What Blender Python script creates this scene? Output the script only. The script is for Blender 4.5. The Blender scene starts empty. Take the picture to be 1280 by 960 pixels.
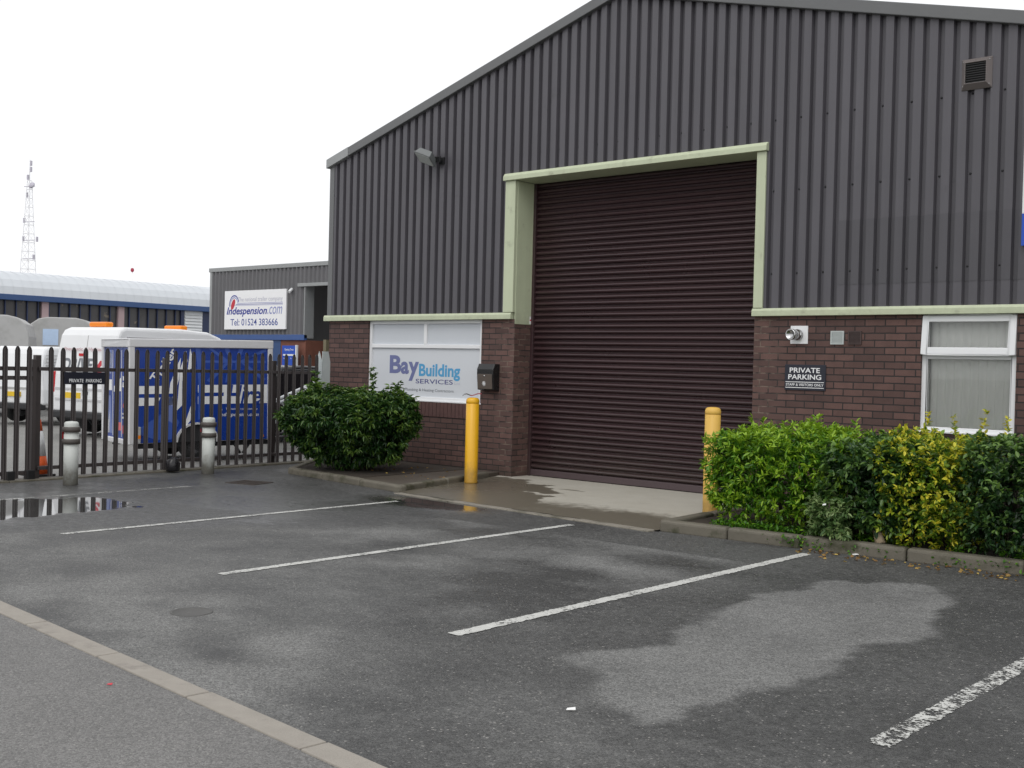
import bpy, bmesh, math, random
import numpy as np
from mathutils import Vector, Matrix
R = math.radians
random.seed(7); rng = np.random.default_rng(7)
scene = bpy.context.scene
col = scene.collection

# ------------------------------------------------------------------ helpers
def tag(o, label=None, cat=None, group=None, kind=None):
    if label: o['label'] = label
    if cat: o['category'] = cat
    if group: o['group'] = group
    if kind: o['kind'] = kind
    return o

def empty(name, loc=(0, 0, 0), rz=0.0, label=None, cat=None, group=None):
    o = bpy.data.objects.new(name, None); col.objects.link(o)
    o.location = loc; o.rotation_euler = (0, 0, rz); o.empty_display_size = .2
    return tag(o, label, cat, group)

class MB:
    """collects geometry with metre UVs and links it as one mesh object"""
    def __init__(s): s.v = []; s.f = []; s.m = []; s.uv = []; s.sm = []
    def add(s, vs, fs, mi=0, uvs=None, smooth=False):
        b = len(s.v); s.v += [tuple(p) for p in vs]
        for k, f in enumerate(fs):
            s.f.append([b + i for i in f]); s.m.append(mi); s.sm.append(smooth)
            if uvs is not None: s.uv.append([uvs[i] for i in f]); continue
            p = [Vector(vs[i]) for i in f]
            n = Vector((0, 0, 0))
            for i in range(len(p)): n += p[i].cross(p[(i + 1) % len(p)])
            ax = max(range(3), key=lambda a: abs(n[a]))
            s.uv.append([(q.y, q.z) if ax == 0 else ((q.x, q.z) if ax == 1 else (q.x, q.y)) for q in p])
        return s
    def box(s, x0, x1, y0, y1, z0, z1, mi=0, M=None):
        vs = [(x, y, z) for z in (z0, z1) for y in (y0, y1) for x in (x0, x1)]
        if M is not None: vs = [M @ Vector(p) for p in vs]
        return s.add(vs, [(0, 2, 3, 1), (4, 5, 7, 6), (0, 1, 5, 4), (2, 6, 7, 3), (0, 4, 6, 2), (1, 3, 7, 5)], mi)
    def prism(s, pts, axis, a, b, mi=0, M=None):
        """2-D outline extruded along axis (0 x, 1 y, 2 z) from a to b"""
        def mk(p, t): return (t, p[0], p[1]) if axis == 0 else ((p[0], t, p[1]) if axis == 1 else (p[0], p[1], t))
        n = len(pts); vs = [mk(p, a) for p in pts] + [mk(p, b) for p in pts]
        if M is not None: vs = [M @ Vector(p) for p in vs]
        fs = [list(range(n))[::-1], list(range(n, 2 * n))] + [[i, (i + 1) % n, n + (i + 1) % n, n + i] for i in range(n)]
        return s.add(vs, fs, mi)
    def tube(s, pts, r, n=10, mi=0, caps=True, smooth=True):
        pts = [Vector(p) for p in pts]; rs = r if isinstance(r, (list, tuple)) else [r] * len(pts)
        vs = []; fs = []
        for i, p in enumerate(pts):
            d = (pts[min(i + 1, len(pts) - 1)] - pts[max(i - 1, 0)]).normalized()
            a = d.cross(Vector((0, 0, 1)) if abs(d.z) < .9 else Vector((1, 0, 0))).normalized(); b = d.cross(a)
            for k in range(n):
                t = 2 * math.pi * k / n
                vs.append(p + (a * math.cos(t) + b * math.sin(t)) * rs[i])
        for i in range(len(pts) - 1):
            for k in range(n):
                fs.append((i * n + k, i * n + (k + 1) % n, (i + 1) * n + (k + 1) % n, (i + 1) * n + k))
        s.add(vs, fs, mi, smooth=smooth)
        if caps:
            s.add(vs[:n], [list(range(n))], mi); s.add(vs[-n:], [list(range(n))], mi)
        return s
    def lathe(s, prof, n=24, mi=0, c=(0, 0, 0), M=None, smooth=True):
        vs = []; fs = []
        for r, z in prof:
            for k in range(n):
                t = 2 * math.pi * k / n; vs.append(Vector((c[0] + r * math.cos(t), c[1] + r * math.sin(t), c[2] + z)))
        if M is not None: vs = [M @ p for p in vs]
        for i in range(len(prof) - 1):
            for k in range(n):
                fs.append((i * n + k, i * n + (k + 1) % n, (i + 1) * n + (k + 1) % n, (i + 1) * n + k))
        s.add(vs, fs, mi, smooth=smooth)
        if prof[-1][0] > 1e-4: s.add(vs[-n:], [list(range(n))], mi)
        if prof[0][0] > 1e-4: s.add(vs[:n], [list(range(n))], mi)
        return s
    def build(s, name, mats, parent=None, bevel=0, seg=2, loc=None):
        me = bpy.data.meshes.new(name); me.from_pydata(s.v, [], s.f)
        ul = me.uv_layers.new(name='UVMap')
        ul.data.foreach_set('uv', [c for f in s.uv for q in f for c in q])
        mats = mats if isinstance(mats, (list, tuple)) else [mats]
        for m in mats: me.materials.append(m)
        me.polygons.foreach_set('material_index', s.m)
        me.polygons.foreach_set('use_smooth', s.sm); me.update()
        bm = bmesh.new(); bm.from_mesh(me); bmesh.ops.remove_doubles(bm, verts=bm.verts, dist=1e-5)
        bmesh.ops.recalc_face_normals(bm, faces=bm.faces); bm.to_mesh(me); bm.free()
        o = bpy.data.objects.new(name, me); col.objects.link(o); o.parent = parent
        if loc: o.location = loc
        if bevel:
            b = o.modifiers.new('bevel', 'BEVEL'); b.width = bevel; b.segments = seg; b.limit_method = 'ANGLE'; b.angle_limit = R(40)
            b.harden_normals = False
        return o

def children(o): return [c for c in bpy.data.objects if c.parent == o]

def text_into(mb, s, org, ux, uz, fit, mi=0, bold=0.0, shear=0.0, t=.002):
    """lettering laid on a real plane: fit = (x0, x1, z0, z1) metres along ux / uz from org"""
    cu = bpy.data.curves.new('letters', 'FONT'); cu.body = s; cu.offset = bold; cu.shear = shear; cu.resolution_u = 4
    ob = bpy.data.objects.new('letters', cu); col.objects.link(ob)
    bpy.context.view_layer.update()
    me = bpy.data.meshes.new_from_object(ob.evaluated_get(bpy.context.evaluated_depsgraph_get()))
    vs = [v.co.copy() for v in me.vertices]; fs = [list(p.vertices) for p in me.polygons]
    bpy.data.objects.remove(ob); bpy.data.curves.remove(cu); bpy.data.meshes.remove(me)
    x0 = min(v.x for v in vs); x1 = max(v.x for v in vs); y0 = min(v.y for v in vs); y1 = max(v.y for v in vs)
    org, ux, uz = Vector(org), Vector(ux), Vector(uz)
    n = ux.cross(uz)
    P = [org + ux * (fit[0] + (v.x - x0) / (x1 - x0) * (fit[1] - fit[0])) + uz * (fit[2] + (v.y - y0) / (y1 - y0) * (fit[3] - fit[2])) + n * t for v in vs]
    mb.add(P, fs, mi)

# ------------------------------------------------------------------ materials
def nmat(name):
    m = bpy.data.materials.new(name); m.use_nodes = True; nt = m.node_tree
    return m, nt, nt.nodes['Principled BSDF']
def node(nt, t, **kw):
    n = nt.nodes.new(t)
    for k, v in kw.items():
        if k.startswith('i_'): n.inputs[k[2:].replace('_', ' ')].default_value = v
        else: setattr(n, k, v)
    return n
def lk(nt, a, b): nt.links.new(a, b)
def math_n(nt, op, a, b=None, c=None, clamp=False):
    n = nt.nodes.new('ShaderNodeMath'); n.operation = op; n.use_clamp = clamp
    for i, x in enumerate((a, b, c)):
        if x is None: continue
        if isinstance(x, (int, float)): n.inputs[i].default_value = x
        else: nt.links.new(x, n.inputs[i])
    return n.outputs[0]
def mixc(nt, f, a, b, blend='MIX'):
    n = nt.nodes.new('ShaderNodeMix'); n.data_type = 'RGBA'; n.blend_type = blend
    for i, x in ((0, f), (6, a), (7, b)):
        if isinstance(x, (int, float)): n.inputs[i].default_value = x
        elif isinstance(x, tuple): n.inputs[i].default_value = (*x, 1) if len(x) == 3 else x
        else: nt.links.new(x, n.inputs[i])
    return n.outputs[2]
def sstep(nt, x, lo, hi):
    n = nt.nodes.new('ShaderNodeMapRange'); n.interpolation_type = 'SMOOTHSTEP'; n.clamp = True
    nt.links.new(x, n.inputs[0]); n.inputs[1].default_value = lo; n.inputs[2].default_value = hi
    return n.outputs[0]
def noise(nt, vec, scale, detail=3, rough=.55):
    n = nt.nodes.new('ShaderNodeTexNoise'); n.inputs['Scale'].default_value = scale; n.inputs['Detail'].default_value = detail
    n.inputs['Roughness'].default_value = rough
    if vec is not None: nt.links.new(vec, n.inputs['Vector'])
    return n.outputs['Fac']
def ocoord(nt, sc=None):
    t = nt.nodes.new('ShaderNodeTexCoord').outputs['Object']
    if sc:
        mp = nt.nodes.new('ShaderNodeMapping'); mp.inputs['Scale'].default_value = sc; nt.links.new(t, mp.inputs[0]); return mp.outputs[0]
    return t
def bump(nt, b, h, strength, dist=.01):
    n = nt.nodes.new('ShaderNodeBump'); n.inputs['Strength'].default_value = strength; n.inputs['Distance'].default_value = dist
    nt.links.new(h, n.inputs['Height']); nt.links.new(n.outputs[0], b.inputs['Normal']); return n

def simple(name, c, rough=.5, metal=0, var=.12, vs=3, bmp=0, bs=60, streak=0, dirt=None, dirt_lo=.55, dirt_hi=.75, ds=2.5, spec=.5):
    m, nt, b = nmat(name)
    co = ocoord(nt)
    f = noise(nt, co, vs, 5)
    k = math_n(nt, 'MULTIPLY_ADD', f, 2 * var, 1 - var)
    if streak:
        s = noise(nt, ocoord(nt, (9, 9, .35)), 1.0, 4)
        k = math_n(nt, 'MULTIPLY', k, math_n(nt, 'MULTIPLY_ADD', s, 2 * streak, 1 - streak))
    out = mixc(nt, 1.0, c, k, 'MULTIPLY')
    if dirt:
        d = sstep(nt, noise(nt, co, ds, 6, .65), dirt_lo, dirt_hi)
        out = mixc(nt, d, out, dirt)
    lk(nt, out, b.inputs['Base Color'])
    b.inputs['Metallic'].default_value = metal; b.inputs['Specular IOR Level'].default_value = spec
    lk(nt, math_n(nt, 'MULTIPLY_ADD', noise(nt, co, vs * 2.3, 4), .3 * rough, rough * .85, True), b.inputs['Roughness'])
    if bmp: bump(nt, b, noise(nt, co, bs, 4), bmp, .004)
    return m

def brick(name, c1, c2, mortar, pale=None, corners=()):
    m, nt, b = nmat(name)
    uv = node(nt, 'ShaderNodeUVMap').outputs[0]
    co = ocoord(nt)
    # slightly uneven joints
    wn = nt.nodes.new('ShaderNodeTexNoise'); wn.inputs['Scale'].default_value = 14; lk(nt, co, wn.inputs['Vector'])
    ad = nt.nodes.new('ShaderNodeVectorMath'); ad.operation = 'MULTIPLY_ADD'; lk(nt, wn.outputs['Color'], ad.inputs[0]); ad.inputs[1].default_value = (.006, .006, 0); lk(nt, uv, ad.inputs[2])
    br = node(nt, 'ShaderNodeTexBrick'); lk(nt, ad.outputs[0], br.inputs['Vector'])
    br.inputs['Scale'].default_value = 1; br.inputs['Mortar Size'].default_value = .0075; br.inputs['Mortar Smooth'].default_value = .25
    br.inputs['Brick Width'].default_value = .225; br.inputs['Row Height'].default_value = .075; br.inputs['Bias'].default_value = -.1
    br.inputs['Color1'].default_value = (*c1, 1); br.inputs['Color2'].default_value = (*c2, 1)
    mo = mortar
    if corners:
        x = node(nt, 'ShaderNodeSeparateXYZ'); lk(nt, co, x.inputs[0])
        d = None
        for cx in corners:
            q = math_n(nt, 'ABSOLUTE', math_n(nt, 'SUBTRACT', x.outputs[0], cx))
            d = q if d is None else math_n(nt, 'MINIMUM', d, q)
        near = math_n(nt, 'SUBTRACT', 1.0, sstep(nt, d, .18, .42))
        near = math_n(nt, 'MULTIPLY', near, sstep(nt, noise(nt, co, 5, 3), .42, .6))
        mo = mixc(nt, near, mortar, pale)
        lk(nt, mo, br.inputs['Mortar'])
    else: br.inputs['Mortar'].default_value = (*mortar, 1)
    c = mixc(nt, 1.0, br.outputs['Color'], math_n(nt, 'MULTIPLY_ADD', noise(nt, co, 7, 5), .7, .65), 'MULTIPLY')
    c = mixc(nt, 1.0, c, math_n(nt, 'MULTIPLY_ADD', noise(nt, co, 130, 2), .8, .6), 'MULTIPLY')
    # damp algae stain along the foot of the wall
    z = node(nt, 'ShaderNodeSeparateXYZ'); lk(nt, co, z.inputs[0])
    st = sstep(nt, math_n(nt, 'ADD', z.outputs[2], math_n(nt, 'MULTIPLY', noise(nt, co, 6, 4), .35)), .42, .16)
    c = mixc(nt, math_n(nt, 'MULTIPLY', st, .55), c, (.028, .026, .018))
    lk(nt, c, b.inputs['Base Color']); b.inputs['Roughness'].default_value = .8
    h = math_n(nt, 'ADD', math_n(nt, 'MULTIPLY', br.outputs['Fac'], -1.0), math_n(nt, 'MULTIPLY', noise(nt, co, 160, 3), .25))
    bump(nt, b, h, .6, .006)
    return m

def glass(name, tint=(.9, .95, .95)):
    m, nt, b = nmat(name)
    nt.nodes.remove(b); o = nt.nodes['Material Output']
    tr = node(nt, 'ShaderNodeBsdfTransparent'); tr.inputs[0].default_value = (*tint, 1)
    gl = node(nt, 'ShaderNodeBsdfGlossy'); gl.inputs['Roughness'].default_value = .01
    fr = node(nt, 'ShaderNodeFresnel'); fr.inputs[0].default_value = 1.5
    mx = node(nt, 'ShaderNodeMixShader'); lk(nt, math_n(nt, 'MULTIPLY', fr.outputs[0], .9, clamp=True), mx.inputs[0]); lk(nt, tr.outputs[0], mx.inputs[1]); lk(nt, gl.outputs[0], mx.inputs[2]); lk(nt, mx.outputs[0], o.inputs[0])
    return m

def leafmat(name, lo, mid, hi, rough=.38, trans=.25):
    m, nt, b = nmat(name)
    at = node(nt, 'ShaderNodeAttribute'); at.attribute_name = 'tint'
    cr = node(nt, 'ShaderNodeValToRGB'); e = cr.color_ramp.elements
    e[0].position = 0; e[0].color = (*lo, 1); e[1].position = 1; e[1].color = (*hi, 1); k = cr.color_ramp.elements.new(.5); k.color = (*mid, 1)
    lk(nt, at.outputs['Fac'], cr.inputs[0]); lk(nt, cr.outputs[0], b.inputs['Base Color'])
    b.inputs['Roughness'].default_value = rough; b.inputs['Specular IOR Level'].default_value = .45
    t = node(nt, 'ShaderNodeBsdfTranslucent'); lk(nt, cr.outputs[0], t.inputs[0])
    mx = node(nt, 'ShaderNodeMixShader'); mx.inputs[0].default_value = trans
    o = nt.nodes['Material Output']; lk(nt, b.outputs[0], mx.inputs[1]); lk(nt, t.outputs[0], mx.inputs[2]); lk(nt, mx.outputs[0], o.inputs[0])
    return m

M = {}
M['clad'] = simple('cladding_grey', (.088, .084, .095), .42, var=.13, vs=1.2, streak=.20, dirt=(.064, .062, .068), dirt_lo=.62, dirt_hi=.8)
M['clad2'] = simple('cladding_grey_newer_sheet', (.077, .074, .083), .45, var=.10, vs=1.4, streak=.12)
M['cladtrim'] = simple('verge_grey', (.135, .138, .14), .4, var=.12, vs=2, dirt=(.12, .125, .12), dirt_lo=.5, dirt_hi=.8)
M['cladtrim_light'] = simple('verge_end_grey', (.30, .31, .31), .4, var=.1, vs=4)
M['roof'] = simple('roof_sheet', (.24, .24, .245), .6, var=.15, vs=1)
M['green'] = simple('pale_green_trim', (.53, .58, .405), .45, var=.08, vs=3, streak=.09, dirt=(.34, .36, .25), dirt_lo=.56, dirt_hi=.8, ds=5)
M['brick'] = brick('dark_red_brick', (.130, .072, .061), (.074, .042, .037), (.026, .021, .020), (.17, .125, .10), (0.0, 3.625))
M['brick_sold'] = simple('soldier_brick', (.098, .05, .045), .8, var=.3, vs=16, bmp=.5, bs=120)
M['shutter'] = simple('shutter_brown', (.038, .021, .024), .34, var=.16, vs=1.6, dirt=(.058, .042, .040), dirt_lo=.55, dirt_hi=.8, spec=.6)
def shutter_paint():
    m, nt, b = nmat('roller_door_paint'); co = ocoord(nt)
    sl = noise(nt, ocoord(nt, (.25, .25, 13.07)), 1.0, 2)
    c = mixc(nt, 1.0, (.048, .0255, .028), math_n(nt, 'MULTIPLY_ADD', sl, .9, .55), 'MULTIPLY')
    z = node(nt, 'ShaderNodeSeparateXYZ'); lk(nt, co, z.inputs[0])
    gr = sstep(nt, math_n(nt, 'ADD', z.outputs[2], math_n(nt, 'MULTIPLY', noise(nt, co, 3, 6, .7), 1.2)), 1.35, .45)
    c = mixc(nt, math_n(nt, 'MULTIPLY', gr, .6), c, (.062, .048, .042))
    sc = sstep(nt, noise(nt, ocoord(nt, (3, 3, 40)), 1.0, 6, .7), .68, .74)
    c = mixc(nt, math_n(nt, 'MULTIPLY', sc, .5), c, (.11, .085, .08))
    lk(nt, c, b.inputs['Base Color']); lk(nt, math_n(nt, 'MULTIPLY_ADD', noise(nt, co, 4, 5), .3, .18), b.inputs['Roughness'])
    return m
M['shutter'] = shutter_paint()
M['shutter_rail'] = simple('shutter_rail_brown', (.075, .052, .056), .5, var=.15, vs=2)
M['upvc'] = simple('white_upvc', (.80, .81, .82), .3, var=.03, vs=5)
M['panel'] = simple('white_window_film', (.63, .655, .69), .35, var=.02, vs=2)
M['panel_top'] = simple('obscured_white_pane', (.58, .61, .65), .25, var=.03, vs=3)
M['glass'] = glass('clear_glass', (.94, .94, .93))
M['blind'] = simple('vertical_blind', (.78, .80, .785), .8, var=.05, vs=3)
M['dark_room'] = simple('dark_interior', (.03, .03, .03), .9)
M['black'] = simple('black_paint', (.014, .014, .015), .35, var=.2, vs=8)
M['black_box'] = simple('black_enamel', (.012, .012, .013), .28, var=.15, vs=8)
M['boxface'] = simple('brown_flap', (.105, .085, .072), .4, var=.15, vs=9)
M['navy'] = simple('navy_sign_plate', (.012, .014, .026), .35, var=.1, vs=5)
M['white_ink'] = simple('white_lettering', (.82, .83, .84), .5, var=.03)
M['purple_ink'] = simple('slate_blue_lettering', (.15, .17, .34), .5, var=.05)
M['sky_ink'] = simple('sky_blue_lettering', (.08, .34, .60), .5, var=.05)
M['navy_ink'] = simple('indigo_lettering', (.06, .065, .22), .5, var=.05)
M['grey_ink'] = simple('grey_lettering', (.17, .18, .20), .5, var=.05)
M['pale_ink'] = simple('pale_grey_lettering', (.50, .51, .60), .5, var=.05)
M['blue_ink'] = simple('blue_lettering', (.03, .045, .32), .5, var=.05)
M['red_ink'] = simple('red_lettering', (.55, .03, .05), .5, var=.05)
M['yellow'] = simple('yellow_bollard_paint', (.78, .42, .012), .38, var=.07, vs=4, dirt=(.45, .25, .03), dirt_lo=.66, dirt_hi=.76, ds=14, bmp=.1, bs=30)
M['yellow_old'] = simple('faded_yellow_bollard_paint', (.72, .44, .085), .5, var=.08, vs=4, dirt=(.5, .3, .08), dirt_lo=.64, dirt_hi=.78, ds=12, bmp=.1, bs=30)
M['grey_post'] = simple('chalky_grey_paint', (.57, .59, .56), .6, var=.10, vs=5, dirt=(.22, .12, .06), dirt_lo=.68, dirt_hi=.72, ds=6, bmp=.15, bs=40)
M['band'] = simple('brown_band', (.075, .065, .058), .6, var=.2, vs=9)
M['fence'] = simple('dark_brown_fence_paint', (.052, .043, .042), .45, var=.2, vs=4, dirt=(.085, .06, .045), dirt_lo=.66, dirt_hi=.8, ds=7)
M['galv'] = simple('galvanised_steel', (.50, .54, .53), .5, metal=.15, var=.12, vs=6)
M['steel'] = simple('stainless_steel', (.55, .55, .55), .25, metal=1, var=.1, vs=8)
M['ali'] = simple('aluminium_trim', (.68, .68, .69), .38, metal=.2, var=.05, vs=4)
M['kerb'] = simple('weathered_kerb_concrete', (.135, .122, .095), .75, var=.25, vs=5, bmp=.6, bs=70, dirt=(.055, .055, .03), dirt_lo=.48, dirt_hi=.68, ds=4)
M['edging'] = simple('pale_edging_concrete', (.30, .275, .24), .85, var=.16, vs=9, bmp=.7, bs=110, dirt=(.2, .18, .16), dirt_lo=.52, dirt_hi=.75, ds=5)
M['soil'] = simple('damp_soil', (.042, .032, .024), .95, var=.4, vs=14, bmp=1, bs=60)
M['bedpaving'] = simple('damp_brown_concrete', (.085, .07, .055), .6, var=.3, vs=4, bmp=.5, bs=60)
M['twig'] = simple('twig_bark', (.05, .04, .03), .85, var=.3, vs=20)
M['lblue'] = simple('trailer_blue_panel', (.009, .045, .29), .28, var=.05, vs=2)
M['ghostblue'] = simple('pale_blue_print', (.05, .11, .42), .3, var=.05)
M['midblue'] = simple('steel_blue_print', (.16, .22, .50), .3, var=.05)
M['tyre'] = simple('tyre_rubber', (.016, .016, .017), .8, var=.2, vs=12)
M['rim'] = simple('silver_rim', (.42, .42, .45), .35, metal=.6, var=.1, vs=8)
M['chassis'] = simple('dark_chassis', (.022, .022, .024), .6, var=.2)
M['vanwhite'] = simple('white_van_paint', (.80, .81, .82), .25, var=.03, vs=2, dirt=(.62, .62, .6), dirt_lo=.55, dirt_hi=.9, ds=1.5)
M['vanglass'] = simple('dark_vehicle_glass', (.02, .024, .028), .06, var=.05)
M['blackcar'] = simple('black_car_paint', (.012, .012, .014), .15, var=.05)
M['amber'] = simple('amber_plastic', (.85, .24, .01), .25, var=.06)
M['redlamp'] = simple('red_lamp_plastic', (.55, .02, .025), .2, var=.1)
M['plate'] = simple('yellow_number_plate', (.75, .5, .02), .4, var=.05)
M['orange'] = simple('cone_orange', (.80, .12, .02), .5, var=.1, vs=8)
M['greybox'] = simple('grey_trailer_panel', (.42, .42, .415), .6, var=.10, vs=2, dirt=(.34, .34, .33), dirt_lo=.45, dirt_hi=.75)
M['paleblue'] = simple('pale_blue_sticker', (.50, .64, .85), .4, var=.1, vs=10)
M['hallroof'] = simple('pale_hall_roof', (.60, .63, .66), .55, var=.06, vs=.6)
M['hallblue'] = simple('hall_blue_fascia', (.03, .075, .20), .4, var=.1)
M['darkblue'] = simple('dark_blue_door', (.015, .028, .08), .4, var=.1)
M['pink'] = simple('pinkish_column', (.42, .31, .32), .7, var=.1)
M['louvre'] = simple('white_louvre_sheet', (.66, .68, .69), .5, var=.08, vs=2)
M['brick2'] = simple('red_brick_far', (.19, .075, .05), .85, var=.3, vs=5)
M['boardblue'] = simple('bright_blue_board', (.012, .075, .48), .4, var=.05)
M['bandblue'] = simple('blue_band', (.045, .10, .28), .45, var=.1)
M['olive'] = simple('olive_post', (.16, .14, .085), .6, var=.1)
M['mast'] = simple('haze_pale_mast_steel', (.85, .85, .87), .5, var=.05)  # haze and overexposed sky are put into this pale colour
M['mastdark'] = simple('grey_mast_fitting', (.50, .48, .55), .5, var=.05)
M['paper'] = simple('white_paper', (.8, .8, .78), .8, var=.05)
M['bag'] = simple('black_plastic', (.012, .011, .013), .25, var=.3, vs=10, bmp=.8, bs=25)
M['iron'] = simple('tar_filled_iron', (.098, .096, .092), .85, metal=0, var=.25, vs=10, bmp=.8, bs=70)
M['rustiron'] = simple('rusty_iron', (.045, .034, .028), .7, var=.3, vs=10, bmp=.8, bs=60)
M['mesh'] = simple('dark_louvre_mesh', (.018, .018, .018), .6, var=.3, vs=60)
M['brownvent'] = simple('brown_vent', (.06, .038, .035), .6, var=.15)
M['lens'] = simple('lamp_glass', (.42, .44, .42), .12, var=.15, vs=20)
M['hood'] = simple('vent_hood_grey', (.15, .13, .125), .5, var=.1, vs=5)

def add_foot_dirt(m, colr, z0, z1, amt):
    nt = m.node_tree; b = nt.nodes['Principled BSDF']; src = b.inputs['Base Color'].links[0].from_socket
    co = ocoord(nt); z = node(nt, 'ShaderNodeSeparateXYZ'); lk(nt, co, z.inputs[0])
    k = sstep(nt, math_n(nt, 'ADD', z.outputs[2], math_n(nt, 'MULTIPLY', math_n(nt, 'SUBTRACT', noise(nt, co, 11, 5, .7), .5), .5)), z1, z0)
    c = mixc(nt, math_n(nt, 'MULTIPLY', k, amt), src, colr)
    sc = sstep(nt, noise(nt, ocoord(nt, (22, 22, 7)), 1.0, 6, .75), .66, .69)
    c = mixc(nt, math_n(nt, 'MULTIPLY', sc, amt), c, colr); lk(nt, c, b.inputs['Base Color'])
for k_ in ('yellow', 'yellow_old'): add_foot_dirt(M[k_], (.20, .12, .04), .0, .35, .65)
add_foot_dirt(M['grey_post'], (.14, .12, .085), .0, .3, .75)
add_foot_dirt(M['green'], (.30, .31, .22), 2.0, 2.3, .35)

# leafy materials
M['leaf_green'] = leafmat('bright_green_leaf', (.028, .10, .008), (.085, .235, .012), (.30, .47, .03))
M['leaf_dark'] = leafmat('dark_green_leaf', (.014, .042, .014), (.034, .088, .024), (.14, .25, .045), .32)
M['leaf_yellow'] = leafmat('yellow_green_leaf', (.025, .085, .010), (.20, .33, .02), (.66, .60, .05))
M['leaf_laurel'] = leafmat('glossy_laurel_leaf', (.011, .040, .010), (.030, .088, .017), (.15, .25, .04), .34)
M['leaf_pale'] = leafmat('grey_green_leaf', (.05, .11, .03), (.11, .20, .06), (.30, .40, .16))
M['leaf_dead'] = leafmat('fallen_leaf', (.12, .06, .02), (.30, .17, .05), (.55, .40, .10), .7)

# ------------------------------------------------------------------ numpy noise and polygons (for damp stains)
def vnoise(x, y, seed=0):
    xi = np.floor(x).astype(np.int64); yi = np.floor(y).astype(np.int64); fx = x - xi; fy = y - yi
    fx = fx * fx * (3 - 2 * fx); fy = fy * fy * (3 - 2 * fy)
    def h(a, b):
        n = (a * 374761393 + b * 668265263 + seed * 1442695041) & 0xffffffff
        n = ((n ^ (n >> 13)) * 1274126177) & 0xffffffff
        return ((n ^ (n >> 16)) & 0xffff) / 65535.0
    return (h(xi, yi) * (1 - fx) + h(xi + 1, yi) * fx) * (1 - fy) + (h(xi, yi + 1) * (1 - fx) + h(xi + 1, yi + 1) * fx) * fy
def fbm(x, y, sc, oc=4, seed=0):
    t = 0; a = .5; n = 0
    for k in range(oc):
        t = t + a * vnoise(x * sc, y * sc, seed + k); n += a; a *= .55; sc *= 2.1
    return t / n
def sdist(px, py, poly):
    """signed distance, negative inside"""
    d = np.full(px.shape, 1e9); ins = np.zeros(px.shape, bool); n = len(poly)
    for i in range(n):
        ax, ay = poly[i]; bx, by = poly[(i + 1) % n]
        ex, ey = bx - ax, by - ay; L = ex * ex + ey * ey + 1e-12
        t = np.clip(((px - ax) * ex + (py - ay) * ey) / L, 0, 1)
        d = np.minimum(d, np.hypot(px - ax - t * ex, py - ay - t * ey))
        c = ((ay > py) != (by > py)) & (px < (bx - ax) * (py - ay) / (by - ay + 1e-12) + ax)
        ins ^= c
    return np.where(ins, -d, d)
def sm(x, a, b):
    t = np.clip((x - a) / (b - a), 0, 1); return t * t * (3 - 2 * t)

def grid_sheet(name, x0, x1, y0, y1, st, z, field, mat, clip=None):
    nx = int((x1 - x0) / st) + 1; ny = int((y1 - y0) / st) + 1
    xs = np.linspace(x0, x1, nx); ys = np.linspace(y0, y1, ny); X, Y = np.meshgrid(xs, ys); Xf = X.ravel(); Yf = Y.ravel()
    i = np.arange(ny * nx).reshape(ny, nx)
    F = np.stack([i[:-1, :-1], i[:-1, 1:], i[1:, 1:], i[1:, :-1]], -1).reshape(-1, 4)
    if clip is not None:
        cx = Xf[F].mean(1); cy = Yf[F].mean(1); F = F[clip(cx, cy)]
    me = bpy.data.meshes.new(name); me.from_pydata(np.stack([Xf, Yf, np.full_like(Xf, z)], 1).tolist(), [], F.tolist())
    for k, v in field(Xf, Yf).items():
        a = me.attributes.new(k, 'FLOAT', 'POINT'); a.data.foreach_set('value', np.ascontiguousarray(v, dtype=np.float32))
    me.materials.append(mat); me.update()
    o = bpy.data.objects.new(name, me); col.objects.link(o); o['kind'] = 'structure'; return o

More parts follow.
